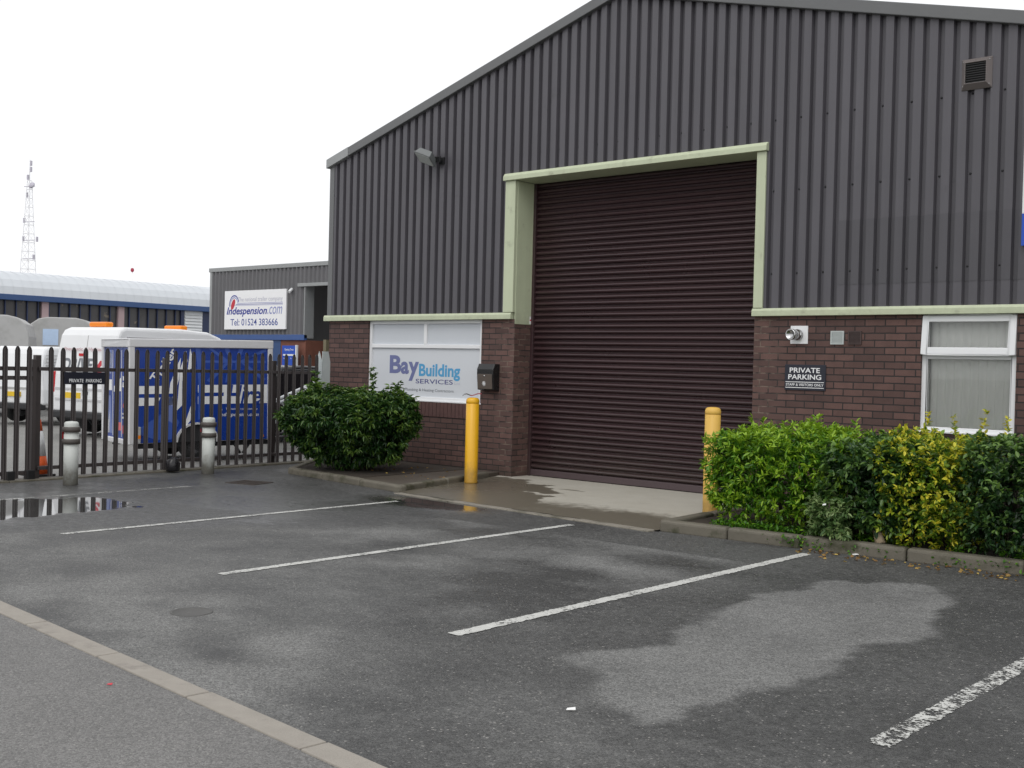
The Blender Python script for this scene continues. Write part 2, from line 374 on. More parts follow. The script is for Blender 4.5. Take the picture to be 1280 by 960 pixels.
def asphalt(name, dry, wet, chip=.5, attr=True, wconst=.3, fconst=0.0):
    m, nt, b = nmat(name); co = ocoord(nt)
    if attr:
        a = node(nt, 'ShaderNodeAttribute'); a.attribute_name = 'wet'; w = a.outputs['Fac']
        a2 = node(nt, 'ShaderNodeAttribute'); a2.attribute_name = 'film'; fl = a2.outputs['Fac']
    else:
        w = math_n(nt, 'ADD', math_n(nt, 'MULTIPLY', math_n(nt, 'SUBTRACT', noise(nt, co, .35, 5, .6), .5), 1.6), wconst)
        fl = sstep(nt, noise(nt, co, .22, 5, .6), .62 - fconst, .72 - fconst)
    n1 = noise(nt, co, 16, 6, .72)
    w = math_n(nt, 'ADD', w, math_n(nt, 'MULTIPLY', math_n(nt, 'SUBTRACT', n1, .5), 1.1), clamp=True)
    fl = sstep(nt, math_n(nt, 'ADD', fl, math_n(nt, 'MULTIPLY', math_n(nt, 'SUBTRACT', noise(nt, co, 14, 5, .7), .5), .5)), .15, .85)
    c = mixc(nt, w, dry, wet)
    # stone chippings
    vo = node(nt, 'ShaderNodeTexVoronoi'); vo.inputs['Scale'].default_value = 120; lk(nt, co, vo.inputs['Vector'])
    ch = node(nt, 'ShaderNodeSeparateColor'); lk(nt, vo.outputs['Color'], ch.inputs[0])
    g = noise(nt, co, 230, 3, .7)
    k = math_n(nt, 'MULTIPLY', math_n(nt, 'MULTIPLY_ADD', ch.outputs[0], chip, 1 - chip * .5), math_n(nt, 'MULTIPLY_ADD', g, 2.6, -.3))
    c = mixc(nt, 1.0, c, k, 'MULTIPLY')
    sp = sstep(nt, ch.outputs[1], .975, .995)
    c = mixc(nt, math_n(nt, 'MULTIPLY', sp, math_n(nt, 'SUBTRACT', .75, math_n(nt, 'MULTIPLY', fl, .7))), c, (.30, .29, .27))
    bl = math_n(nt, 'MULTIPLY_ADD', noise(nt, co, 1.3, 5, .6), .45, .78)
    c = mixc(nt, 1.0, c, bl, 'MULTIPLY')
    lk(nt, c, b.inputs['Base Color'])
    lk(nt, math_n(nt, 'MULTIPLY_ADD', fl, 1.6, .45, True), b.inputs['Specular IOR Level'])
    r = math_n(nt, 'SUBTRACT', .88, math_n(nt, 'MULTIPLY', w, .36))
    rf = math_n(nt, 'MULTIPLY', r, math_n(nt, 'SUBTRACT', 1.0, math_n(nt, 'MULTIPLY', fl, .95)))
    lk(nt, math_n(nt, 'MAXIMUM', rf, .02), b.inputs['Roughness'])
    h = math_n(nt, 'ADD', math_n(nt, 'MULTIPLY', vo.outputs['Distance'], -.8), math_n(nt, 'MULTIPLY', g, .8))
    bn = bump(nt, b, h, .5, .006)
    lk(nt, math_n(nt, 'MULTIPLY', math_n(nt, 'SUBTRACT', 1.0, math_n(nt, 'MULTIPLY', fl, 2.4, clamp=True)), .5), bn.inputs['Strength'])
    return m

M['asphalt'] = asphalt('damp_asphalt', (.165, .1645, .159), (.043, .043, .042), .8)
M['yard'] = asphalt('yard_asphalt', (.26, .257, .245), (.15, .148, .14), .4, False, .35, .06)
M['pavement'] = asphalt('footpath_asphalt', (.18, .176, .170), (.115, .113, .109), .6, False, .35, -.6)

def concrete_apron():
    m, nt, b = nmat('apron_concrete'); co = ocoord(nt)
    a = node(nt, 'ShaderNodeAttribute'); a.attribute_name = 'wet'
    w = sstep(nt, math_n(nt, 'ADD', a.outputs['Fac'], math_n(nt, 'MULTIPLY', math_n(nt, 'SUBTRACT', noise(nt, co, 9, 5, .65), .5), .8)), .3, .75)
    a2 = node(nt, 'ShaderNodeAttribute'); a2.attribute_name = 'film'
    c = mixc(nt, noise(nt, co, 2.2, 6, .65), (.36, .335, .28), (.46, .44, .385))
    c = mixc(nt, w, c, (.145, .128, .098))
    c = mixc(nt, 1.0, c, math_n(nt, 'MULTIPLY_ADD', noise(nt, co, 150, 3), .7, .65), 'MULTIPLY')
    lk(nt, c, b.inputs['Base Color'])
    lk(nt, math_n(nt, 'MULTIPLY', math_n(nt, 'SUBTRACT', .85, math_n(nt, 'MULTIPLY', w, .45)), math_n(nt, 'SUBTRACT', 1.0, math_n(nt, 'MULTIPLY', a2.outputs['Fac'], .8))), b.inputs['Roughness'])
    bump(nt, b, noise(nt, co, 90, 4), .25, .004)
    return m
M['apron'] = concrete_apron()

def linepaint(name, wear, lf=.35, ls=4):
    m, nt, b = nmat(name); co = ocoord(nt)
    o = nt.nodes['Material Output']
    c = mixc(nt, noise(nt, co, 20, 4), (.38, .38, .355), (.66, .66, .63)); lk(nt, c, b.inputs['Base Color']); b.inputs['Roughness'].default_value = .7
    tr = node(nt, 'ShaderNodeBsdfTransparent'); mx = node(nt, 'ShaderNodeMixShader')
    f = math_n(nt, 'ADD', math_n(nt, 'MULTIPLY', noise(nt, co, 55, 5, .8), 1 - lf), math_n(nt, 'MULTIPLY', noise(nt, co, ls, 4, .7), lf))
    lk(nt, sstep(nt, f, wear - .02, wear + .03), mx.inputs[0]); lk(nt, tr.outputs[0], mx.inputs[1]); lk(nt, b.outputs[0], mx.inputs[2]); lk(nt, mx.outputs[0], o.inputs[0])
    return m

# ------------------------------------------------------------------ ground
mb = MB(); S = 900
mb.add([(-S, -S, -.03), (S, -S, -.03), (S, S, -.03), (-S, S, -.03)], [(0, 1, 2, 3)])
tag(mb.build('ground', M['yard']), kind='structure')

DRY = [(6.50, -7.05), (6.56, -6.75), (6.70, -6.43), (6.45, -5.5), (6.42, -4.6), (6.55, -3.85), (6.95, -3.45), (7.28, -3.70), (7.5, -4.6), (7.72, -5.04), (7.55, -5.6), (7.64, -6.48), (7.45, -7.02), (7.52, -7.44), (7.38, -7.66), (7.06, -7.48), (6.94, -7.2), (6.72, -7.12)]
PUD = [(-1.9, -7.2), (-1.55, -6.1), (-1.05, -5.25), (-.35, -5.45), (-.08, -5.9), (-.05, -6.4), (-.2, -7.1), (-1.2, -7.6)]
WET = [(-3.1, -6.6), (-2.9, -1.2), (-2.0, -2.2), (.4, -2.5), (1.5, -2.6), (2.2, -3.1), (2.5, -4.4), (1.9, -5.6), (1.1, -6.5), (.6, -7.8), (-2.5, -7.8)]
def park_field(x, y):
    wx = x + (fbm(x, y, 2.2, 4, 3) - .5) * .9; wy = y + (fbm(x, y, 2.2, 4, 9) - .5) * .9
    w = .58 + (fbm(x, y * 1.3, 1.5, 7, 21) - .5) * 1.7
    near = sm(y, -6.6, -8.2)
    w = w * (1 - near) + near * (.36 + (fbm(x, y * 1.4, 1.9, 7, 33) - .5) * 2.6)
    s = sm(x, 5.2, 6.6) * (1 - near * .4)
    w = w * (1 - s) + s * (.88 + (fbm(x, y, 1.3, 4, 5) - .5) * .5)
    w = np.where(y > -3.6, np.maximum(w, .8 - sm(x, 3, 5) * .1), w)
    d = sdist(x + (fbm(x, y, 3, 4, 3) - .5) * .35, y + (fbm(x, y, 3, 5, 9) - .5) * .42, DRY)
    k = 1 - sm(d, -.05, .035); w = w * (1 - k) + k * (.16 + (fbm(x, y, 2.4, 5, 55) - .5) * .7)
    dw = sdist(wx, wy, WET); k = 1 - sm(dw, -.5, .35); w = np.maximum(w, k * .95)
    fl = k * (.27 + .16 * sm(fbm(x, y, 1.1, 5, 77), .45, .66))
    dp = sdist(wx, wy, PUD); kp = 1 - sm(dp, -.22, .08); fl = np.maximum(fl, kp * 1.1); w = np.maximum(w, kp)
    # thin film where water runs off the apron towards the middle bays
    ga = np.exp(-(((x - 1.35) / 1.0) ** 2 + ((y + 2.9) / .5) ** 2)); fl = np.maximum(fl, 1.02 * ga); w = np.maximum(w, ga)
    return {'wet': np.clip(w, -.3, 1.2), 'film': np.clip(fl, 0, 1.1)}
grid_sheet('car_park', -3.5, 14, -9.6, -.2, .05, 0.0, park_field, M['asphalt'])

# footpath beyond the flush edging (the edging runs slightly askew to the unit)
ea, eb = Vector((2.0, -8.37, 0)), Vector((8.6, -8.922, 0)); ed = (eb - ea).normalized(); en = Vector((ed.y, -ed.x, 0))
mb = MB(); a = ea - ed * 14 + en * .11; b = ea + ed * 26 + en * .11
mb.add([a + Vector((0, 0, .004)), a + en * 12 + Vector((0, 0, .004)), b + en * 12 + Vector((0, 0, .004)), b + Vector((0, 0, .004))], [(0, 1, 2, 3)])
tag(mb.build('footpath', M['pavement']), kind='structure')
mb = MB(); rot = Matrix.Translation(ea) @ Matrix.Rotation(math.atan2(ed.y, ed.x), 4, 'Z')
s0 = (Vector((4.923, -8.713, 0)) - ea).dot(ed)
for k in range(-14, 14):
    q = s0 + .90 * k; dz = random.uniform(-.002, .002)
    mb.box(q + .006, q + .894, -.125 + random.uniform(-.004, .004), random.uniform(-.004, .004), -.02, .012 + dz, M=rot)
tag(mb.build('edging_kerb', M['edging'], bevel=.006), kind='structure')

# apron in front of the roller door
APR = [(.44, -2.46), (4.2, -2.72), (4.0, 0), (3.62, .37), (.0, .37), (-.2, 0)]
AW = [(-.4, -.15), (.35, -.12), (1.35, -.55), (1.55, -1.0), (1.2, -1.2), (1.7, -1.35), (2.1, -1.9), (2.4, -2.8), (.2, -2.8), (-.3, -1.2)]
def apron_field(x, y):
    d = sdist(x + (fbm(x, y, 2.6, 4, 3) - .5) * .9, y + (fbm(x, y, 3.2, 4, 13) - .5) * .7, AW)
    k = 1 - sm(d, -.05, .06)
    front = sm(y, -1.15, -2.3) * .85
    left = np.exp(-((x - .3) ** 2 + (y + 1.2) ** 2) / .9)
    tr = sm(np.abs(y + .9 + .25 * np.sin(x * 3)) * -1, -.05, -.015) * sm(fbm(x, y, 2.0, 3, 71), .52, .62)
    return {'wet': np.clip(np.maximum.reduce([k, front + (fbm(x, y, 2, 4, 8) - .5) * .5, left, tr * .8]), 0, 1), 'film': np.clip(left * .5 + k * .25 * fbm(x, y, 1.5, 3, 4), 0, 1)}
grid_sheet('door_apron', -.3, 4.25, -2.75, .37, .04, .014, apron_field, M['apron'], clip=lambda x, y: sdist(x, y, APR) < .02)

def kerb_run(name, pts, w, h, mat=None, seg=.9, side=1):
    mb = MB()
    for a, b in zip(pts[:-1], pts[1:]):
        a = Vector((*a, 0)); b = Vector((*b, 0)); d = (b - a); L = d.length; n = max(1, round(L / seg)); Mx = Matrix.Translation(a) @ Matrix.Rotation(math.atan2(d.y, d.x), 4, 'Z')
        for k in range(n):
            dz = random.uniform(-.004, .004); dy = random.uniform(-.004, .004)
            mb.box(L / n * k + .004, L / n * (k + 1) - .004, dy if side > 0 else -w + dy, w + dy if side > 0 else dy, -.02, h + dz, M=Mx)
    return tag(mb.build(name, mat or M['kerb'], bevel=.006 if h < .05 else .028, seg=3), kind='structure')
kerb_run('flush_kerb', [(.46, -2.58), (4.18, -2.84)], .11, .014, simple('flush_kerb_concrete', (.23, .21, .175), .8, var=.3, vs=6, dirt=(.09, .085, .06), dirt_lo=.5, dirt_hi=.7, bmp=.5, bs=90))
kerb_run('planter_kerb', [(-3.2, -.75), (-2.12, -2.1), (.44, -2.46), (-.12, -.3)], .11, .085)
kerb_run('planter_kerb', [(4.0, -.02), (4.2, -2.70), (5.6, -2.62), (7.4, -2.5), (10.5, -2.3)], .13, .105)
mb = MB(); mb.prism([(-3.2, -.7), (-2.1, -2.0), (-.7, -2.2), (-.75, -.01), (-3.2, -.01)], 2, -.02, .065)
tag(mb.build('planting_soil', M['soil']), kind='structure')
mb = MB(); mb.prism([(-.69, -2.2), (.32, -2.34), (-.22, -.01), (-.74, -.01)], 2, -.02, .06)
tag(mb.build('bed_paving', M['bedpaving']), kind='structure')
mb = MB(); mb.prism([(4.12, -.02), (4.3, -2.6), (7.4, -2.38), (10.5, -2.18), (10.5, -.02)], 2, -.02, .075)
tag(mb.build('hedge_soil', M['soil']), kind='structure')

for (x, y0, y1, wear, w) in ((-1.5, -6.3, -4.0, .52, .075), (1.03, -6.9, -3.05, .46, .075), (3.42, -6.98, -3.02, .44, .08), (5.78, -7.08, -2.85, .43, .09), (8.285, -7.19, -4.2, .50, .10)):
    mb = MB(); n = 220; vs = []
    for k in range(n + 1):
        y = y0 + (y1 - y0) * k / n; vs += [(x - w / 2 + random.uniform(-.007, .007), y, .004), (x + w / 2 + random.uniform(-.007, .007), y, .004)]
    mb.add(vs, [(2 * k, 2 * k + 1, 2 * k + 3, 2 * k + 2) for k in range(n)])
    tag(mb.build('parking_line', linepaint('worn_line_paint', wear, *((.48, 13) if x > 8 else (.35, 4)))), kind='structure')

# covers in the tarmac
mb = MB(); mb.lathe([(.125, -.01), (.125, .003), (.110, .003), (.108, .001), (.001, .001)], 28)
o = mb.build('service_cover', M['iron'], loc=(4.32, -7.8, 0)); tag(o, 'small round iron cover set in the open tarmac beside the edging strip', 'cover')
mb = MB(); mb.box(-.27, .27, -.24, -.2, -.01, .008).box(-.27, .27, .2, .24, -.01, .008).box(-.27, -.23, -.2, .2, -.01, .008).box(.23, .27, -.2, .2, -.01, .008)
for k in range(7): mb.box(-.2 + k * .06, -.17 + k * .06, -.2, .2, -.01, .006)
o = mb.build('drain_grate', M['rustiron'], loc=(-1.45, -3.2, 0)); o.rotation_euler.z = .3; o.scale = (.8, .8, 1)
tag(o, 'rusty square drain grating in wet tarmac before the laurel bush', 'drain grate')

# ------------------------------------------------------------------ the warehouse unit
XL, XR, PZ = -3.85, 7.2, 2.14
def verge(x): return min(4.663 + .2950 * (x + 3.878), 5.553 - .2507 * (x - 4.556))
unit = empty('warehouse_unit', (0, 0, 0), 0, 'dark grey corrugated warehouse with brick base and tall brown roller door', 'warehouse')
mb = MB()
mb.box(XL, -2.94, 0, .22, 0, PZ); mb.box(-2.94, -.6, 0, .22, 0, .752); mb.box(-2.94, -.6, .06, .22, .752, .962)
mb.box(-.6, 0, 0, .45, 0, PZ)
mb.box(3.625, 5.56, 0, .45, 0, PZ); mb.box(5.56, 6.505, 0, .22, 0, .93); mb.box(6.505, XR, 0, .22, 0, PZ)
mb.box(XL, XL + .22, .22, 20, 0, PZ); mb.box(XR - .22, XR, .22, 20, 0, PZ); mb.box(XL + .22, XR - .22, 19.8, 20, 0, PZ)
brk = mb.build('brick_wall', M['brick'], unit)
mb = MB()
k = 0; x = -2.94
while x < -.62:
    mb.box(x + .004, min(x + .071, -.604), -.012 + random.uniform(-.002, .002), .058, .754, .96, 0); x += .075
mb.box(-2.938, -.602, -.003, .05, .756, .958, 1)
mb.build('soldier_course', [M['brick_sold'], simple('sill_mortar', (.05, .042, .04), .9)], unit, bevel=.003, seg=1)
# cladding
def corrug(mb, xa, xb, zb, ztop, yoff=0.0, pitch=.1561, x0=-3.80):
    prof = []
    x = x0 + math.floor((xa - x0) / pitch) * pitch
    while x < xb + pitch:
        prof += [(x, -.030), (x + .086, -.030), (x + .099, .022), (x + .143, .022)]; x += pitch
    def yat(q):
        for (p, a), (r, b) in zip(prof[:-1], prof[1:]):
            if p <= q <= r: return a + (b - a) * (q - p) / (r - p)
        return -.02
    pts = [(xa, yat(xa))] + [p for p in prof if xa < p[0] < xb] + [(xb, yat(xb))]
    vs = []
    for (q, y) in pts: vs += [(q, y + yoff, zb), (q, y + yoff, ztop(q))]
    mb.add(vs, [(2 * i, 2 * i + 2, 2 * i + 3, 2 * i + 1) for i in range(len(pts) - 1)])
mb = MB(); top = lambda q: verge(q) - .03
corrug(mb, -3.78, -.06, 2.2, top); corrug(mb, -.06, 1.637, 4.06, top); corrug(mb, 1.637, 3.70, 4.06, top); corrug(mb, 3.70, XR - .05, 2.2, top)
for (ya, yb_, x) in ((.05, 20, XL + .03), (.05, 20, XR - .03)):
    mb.box(x - .01, x + .01, ya, yb_, PZ, 4.5)
mb.box(XL, XR, 19.9, 19.95, PZ, 4.4)
mb.build('cladding', M['clad'], unit)
mb = MB(); x0 = -3.80 + math.ceil((4.60 + 3.80) / .1561) * .1561
corrug(mb, x0, XR - .05, 2.47, lambda q: 3.16, -.004)
mb.build('replacement_sheet', M['clad2'], unit)
# screw heads on the crests
mb = MB()
for zz in (2.62, 3.55, 4.35):
    for k in range(0, 70):
        x = -3.80 + .1561 * k + .121
        if x > 7.0 or zz > verge(x) - .2 or (-.2 < x < 3.8 and zz < 4.15) or k % 2: continue
        mb.lathe([(.012, 0), (.011, .006), (.001, .009)], 8, M=Matrix.Translation((x, .022, zz)) @ Matrix.Rotation(R(90), 4, 'X'))
s = mb.build('cladding_screws', M['chassis'], unit)
# roof slabs, verge flashing, corner trim
mb = MB(); ax, az = 1.637, verge(1.637)
mb.prism([(XL - .06, verge(XL - .06) - .08), (ax, az - .08), (XR + .06, verge(XR + .06) - .08), (XR + .06, verge(XR + .06) - .01), (ax, az - .01), (XL - .06, verge(XL - .06) - .01)], 1, .02, 20)
mb.build('roof', M['roof'], unit)
mb = MB()
mb.prism([(-3.40, verge(-3.40) - .135), (ax, az - .135), (ax, az), (-3.40, verge(-3.40))], 1, -.085, .02)
mb.prism([(ax, az - .135), (XR + .06, verge(XR + .06) - .135), (XR + .06, verge(XR + .06)), (ax, az)], 1, -.085, .02)
mb.build('verge_flashing', M['cladtrim'], unit, bevel=.008)
mb = MB(); mb.prism([(XL - .06, verge(XL - .06) - .135), (-3.403, verge(-3.403) - .135), (-3.403, verge(-3.403) + .003), (XL - .06, verge(XL - .06) + .003)], 1, -.089, .02)
mb.build('verge_end_piece', M['cladtrim_light'], unit, bevel=.006)
mb = MB(); mb.box(XL - .02, -3.765, -.04, .06, 2.215, verge(-3.8) - .12).box(XL - .02, XL + .02, .06, .16, 2.215, 4.45)
mb.build('corner_trim', M['cladtrim'], unit, bevel=.006)
# pale green trims
mb = MB()
mb.prism([(-.06, 2.14), (-.06, 2.20), (-.045, 2.228), (.02, 2.228), (.02, 2.14)], 0, -3.93, -.03)
mb.build('base_trim', M['green'], unit, bevel=.004); mb = MB()
mb.prism([(-.06, 2.14), (-.06, 2.20), (-.045, 2.228), (.02, 2.228), (.02, 2.14)], 0, 3.615, XR + .02)
mb.build('base_trim', M['green'], unit, bevel=.004)
mb = MB()
mb.box(-.178, 0.0, -.052, .0, 2.232, 4.0).box(-.012, 0.004, .0, .38, 2.075, 4.0)
mb.box(3.628, 3.745, -.052, .0, 2.232, 4.0).box(3.621, 3.637, .0, .38, 2.145, 4.0)
mb.prism([(-.09, 4.003), (-.09, 4.06), (-.06, 4.10), (.0, 4.10), (.0, 4.003)], 0, -.195, 3.765)
mb.box(.004, 3.621, .0, .38, 4.003, 4.02)
frm = mb.build('door_surround', M['green'], unit, bevel=.005)
# roller door
mb = MB(); zt = .105; p = .0765; vs = []; fs = []; prof = []
z = zt
while z < 4.0:
    for q, d in ((.0, .010), (.03, -.004), (.10, -.005), (.14, .008), (.20, .000), (.32, -.020), (.52, -.028), (.68, -.023), (.82, -.006), (.92, .009)): prof.append((z + q * p, .385 + d))
    z += p
for zz, yy in prof: vs += [(.012, yy, zz), (3.613, yy, zz)]
mb.add(vs, [(2 * i, 2 * i + 1, 2 * i + 3, 2 * i + 2) for i in range(len(prof) - 1)])
sh = mb.build('roller_door', M['shutter'], unit)
mb = MB(); mb.box(.012, 3.613, .352, .392, .022, .105)
mb.build('bottom_rail', M['shutter_rail'], sh, bevel=.006)
mb = MB(); mb.box(.0, .045, .33, .42, .012, 4.0).box(3.58, 3.625, .33, .42, .012, 4.0).box(.045, 3.58, .40, .44, 0.01, 4.02)
mb.build('guide_channel', M['shutter'], sh, bevel=.004)
mb = MB(); mb.box(.0045, .006, .30, .345, 2.09, 2.19, 0).box(.0062, .0068, .305, .34, 2.13, 2.15, 1)
mb.build('warning_sticker', [M['white_ink'], M['red_ink']], unit)

# left window: frame, two top panes and the printed panel
w1 = MB(); y0, y1 = .03, .10
w1.box(-2.94, -2.885, y0, y1, .962, 2.138).box(-.655, -.60, y0, y1, .962, 2.138)
w1.box(-2.885, -.655, y0, y1, 2.088, 2.138).box(-2.885, -.655, y0, y1, .962, 1.03).box(-2.885, -.655, y0, y1, 1.735, 1.79)
w1.box(-1.772, -1.712, y0, y1, 1.79, 2.088)
w1.box(-2.96, -.585, -.015, .03, .962, .985)
win = w1.build('sign_window', M['upvc'], unit, bevel=.006)
MB().box(-2.885, -1.772, .06, .075, 1.79, 2.088).box(-1.712, -.655, .06, .075, 1.79, 2.088).build('obscured_pane', M['panel_top'], win)
MB().box(-2.885, -.655, .06, .075, 1.03, 1.735).build('printed_panel', M['panel'], win)
L = MB(); o_, ux, uz = (0, .06, 0), (1, 0, 0), (0, 0, 1)
text_into(L, 'B', o_, ux, uz, (-2.51, -2.255, 1.36, 1.628), 0, .035); text_into(L, 'a', o_, ux, uz, (-2.265, -2.095, 1.352, 1.535), 0, .035)
text_into(L, 'y', o_, ux, uz, (-2.105, -1.885, 1.255, 1.535), 0, .035)
text_into(L, 'Building', o_, ux, uz, (-1.882, -1.05, 1.275, 1.51), 1, .030)
text_into(L, 'SERVICES', o_, ux, uz, (-1.945, -1.19, 1.222, 1.288), 2, .006)
text_into(L, 'Ltd', o_, ux, uz, (-1.155, -1.05, 1.222, 1.262), 4, 0)
text_into(L, 'Plumbing & Heating Contractors', o_, ux, uz, (-2.17, -1.17, 1.098, 1.150), 3, .004)
L.build('lettering', [M['purple_ink'], M['sky_ink'], M['navy_ink'], M['grey_ink'], M['pale_ink']], win)

# right window with a vertical blind; the fanlight stands ajar
w2 = MB(); y0, y1 = .03, .10
w2.box(5.56, 5.615, y0, y1, .93, 2.136).box(6.45, 6.505, y0, y1, .93, 2.136).box(5.615, 6.45, y0, y1, 2.10, 2.136).box(5.615, 6.45, y0, y1, .93, .99).box(5.615, 6.45, y0, y1, 1.685, 1.745)
w2.box(5.54, 6.525, -.03, .03, .93, .952)
win2 = w2.build('blind_window', M['upvc'], unit, bevel=.006)
MB().box(5.615, 6.45, .06, .066, .99, 1.685).build('window_glass', M['glass'], win2)
v = MB(); Mx = Matrix.Translation((0, .035, 2.125)) @ Matrix.Rotation(R(-5.5), 4, 'X')
v.box(5.565, 5.63, -.035, .02, -.40, 0, M=Mx).box(6.435, 6.5, -.035, .02, -.40, 0, M=Mx).box(5.63, 6.435, -.035, .02, -.065, 0, M=Mx).box(5.63, 6.435, -.035, .02, -.40, -.325, M=Mx)
v.build('fanlight', M['upvc'], win2, bevel=.008)
MB().box(5.63, 6.435, -.012, -.006, -.325, -.065, M=Mx).build('fanlight_glass', M['glass'], win2)
v = MB(); x = 5.60; n = 0
while x < 6.46:
    v.add([(x, .15, .95), (x + .045, .112, .95), (x + .085, .155, .95), (x, .15, 2.12), (x + .045, .112, 2.12), (x + .085, .155, 2.12)], [(0, 1, 4, 3), (1, 2, 5, 4)], smooth=True); x += .083
v.build('vertical_blind', M['blind'], win2)
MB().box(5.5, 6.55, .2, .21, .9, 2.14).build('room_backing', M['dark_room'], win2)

# fittings fixed to the front
fl = empty('flood_light', (-1.42, -.03, 4.40), 0, 'small grey flood lamp bracketed high on cladding left of roller door', 'flood light')
MB().box(-.05, .05, -.02, .02, -.05, .05).tube([(0, -.02, 0), (0, -.09, .01)], .016).box(-.06, .06, -.105, -.085, -.03, .05).build('bracket', M['black'], fl, bevel=.004)
Mx = Matrix.Translation((-.15, -.16, .05)) @ Matrix.Rotation(R(20), 4, 'Y') @ Matrix.Rotation(R(-38), 4, 'X') @ Matrix.Scale(.82, 4)
h = MB(); h.prism([(-.20, -.05), (.20, -.05), (.15, .06), (-.15, .06)], 1, -.12, .12, M=Mx); h.box(-.21, .21, -.13, .13, -.065, -.048, M=Mx)
for k in range(5): h.box(-.12 + k * .055, -.105 + k * .055, -.09, .09, .06, .085, M=Mx)
h.build('lamp_housing', simple('lamp_grey', (.16, .17, .17), .5), fl, bevel=.008)
MB().box(-.18, .18, -.105, .105, -.071, -.064, M=Mx).build('lamp_glass', M['lens'], fl)

vt = empty('wall_vent_hood', (6.055, -.026, 4.53), 0, 'square louvred vent hood high on cladding right of roller door', 'vent')
h = MB(); o4 = [(-.15, -.155), (.15, -.155), (.15, .155), (-.15, .155)]; i4 = [(-.105, -.10), (.105, -.10), (.105, .11), (-.105, .11)]
vs = [(a, 0, b) for a, b in o4] + [(a * .99, -.012, b * .99) for a, b in o4] + [(a, -.062, b) for a, b in i4] + [(a * .95, -.058, b * .95) for a, b in i4] + [(a * .95, -.03, b * .95) for a, b in i4]
fs = []
for r in range(4):
    for k in range(4): fs.append((r * 4 + k, r * 4 + (k + 1) % 4, r * 4 + 4 + (k + 1) % 4, r * 4 + 4 + k))
h.add(vs, fs); h.build('hood_frame', M['hood'], vt, bevel=.004)
h = MB()
for k in range(9): h.box(-.1, .1, -.05, -.03, -.095 + k * .023, -.087 + k * .023)
h.box(-.1, .1, -.028, -.02, -.1, .11); h.build('louvre_grille', M['mesh'], vt)
h = MB()
for a in (-.135, .135):
    for b in (-.12, .12): h.lathe([(.007, 0), (.006, .006), (.001, .008)], 8, M=Matrix.Translation((a * .95, -.03, b)) @ Matrix.Rotation(R(90), 4, 'X'))
h.build('fixing_screws', M['steel'], vt)

fu = empty('boiler_flue', (4.19, 0, 1.93), 0, 'white square plate with round steel flue pipe on brickwork right of door', 'flue')
MB().box(-.105, .105, -.012, .0, -.10, .10).build('flue_plate', M['upvc'], fu, bevel=.004)
h = MB(); h.lathe([(.062, 0), (.062, .03), (.055, .035), (.055, .11), (.062, .112), (.062, .15), (.05, .15), (.05, .12), (.001, .12)], 20, M=Matrix.Translation((-.01, -.012, .0)) @ Matrix.Rotation(R(90), 4, 'X') @ Matrix.Rotation(R(-8), 4, 'Y'))
h.build('flue_pipe', M['steel'], fu)
g = empty('air_vent', (4.64, 0, 1.90), 0, 'silver square louvre vent on brickwork between flue plate and brown vent', 'air vent', 'air vents in the brickwork')
h = MB(); h.box(-.076, -.062, -.014, 0, -.073, .073).box(.062, .076, -.014, 0, -.073, .073).box(-.062, .062, -.014, 0, .06, .073).box(-.062, .062, -.014, 0, -.073, -.06)
h.build('vent_frame', M['galv'], g)
h = MB()
for k in range(9): h.box(-.062, .062, -.011, -.003, -.056 + k * .0135, -.049 + k * .0135)
h.box(-.062, .062, -.002, 0, -.06, .06); h.build('vent_slats', M['galv'], g)
g = empty('air_vent', (4.84, 0, 1.90), 0, 'dark brown square louvre vent on brickwork right of silver vent', 'air vent', 'air vents in the brickwork')
h = MB(); h.box(-.076, -.062, -.014, 0, -.073, .073).box(.062, .076, -.014, 0, -.073, .073).box(-.062, .062, -.014, 0, .06, .073).box(-.062, .062, -.014, 0, -.073, -.06)
h.build('vent_frame', M['brownvent'], g)
h = MB()
for k in range(9): h.box(-.062, .062, -.011, -.003, -.056 + k * .0135, -.049 + k * .0135)
h.box(-.062, .062, -.002, 0, -.06, .06); h.build('vent_slats', M['brownvent'], g)

sg = empty('parking_sign', (4.275, 0, 1.459), 0, 'black and white PRIVATE PARKING plate on the brick wall right of door', 'sign')
MB().box(-.245, .245, -.012, -.0, -.142, .142).build('sign_plate', M['navy'], sg, bevel=.003)
L = MB(); o_ = (0, -.0125, 0)
text_into(L, 'PRIVATE', o_, ux, uz, (-.185, .178, .052, .108), 0, .018); text_into(L, 'PARKING', o_, ux, uz, (-.20, .195, -.022, .034), 0, .018)
text_into(L, 'STAFF & VISITORS ONLY', o_, ux, uz, (-.228, .225, -.094, -.066), 0, .014)
L.box(-.232, .228, -.0138, -.0128, -.054, -.047).box(-.232, .228, -.0138, -.0128, -.116, -.109)
L.build('lettering', M['white_ink'], sg)

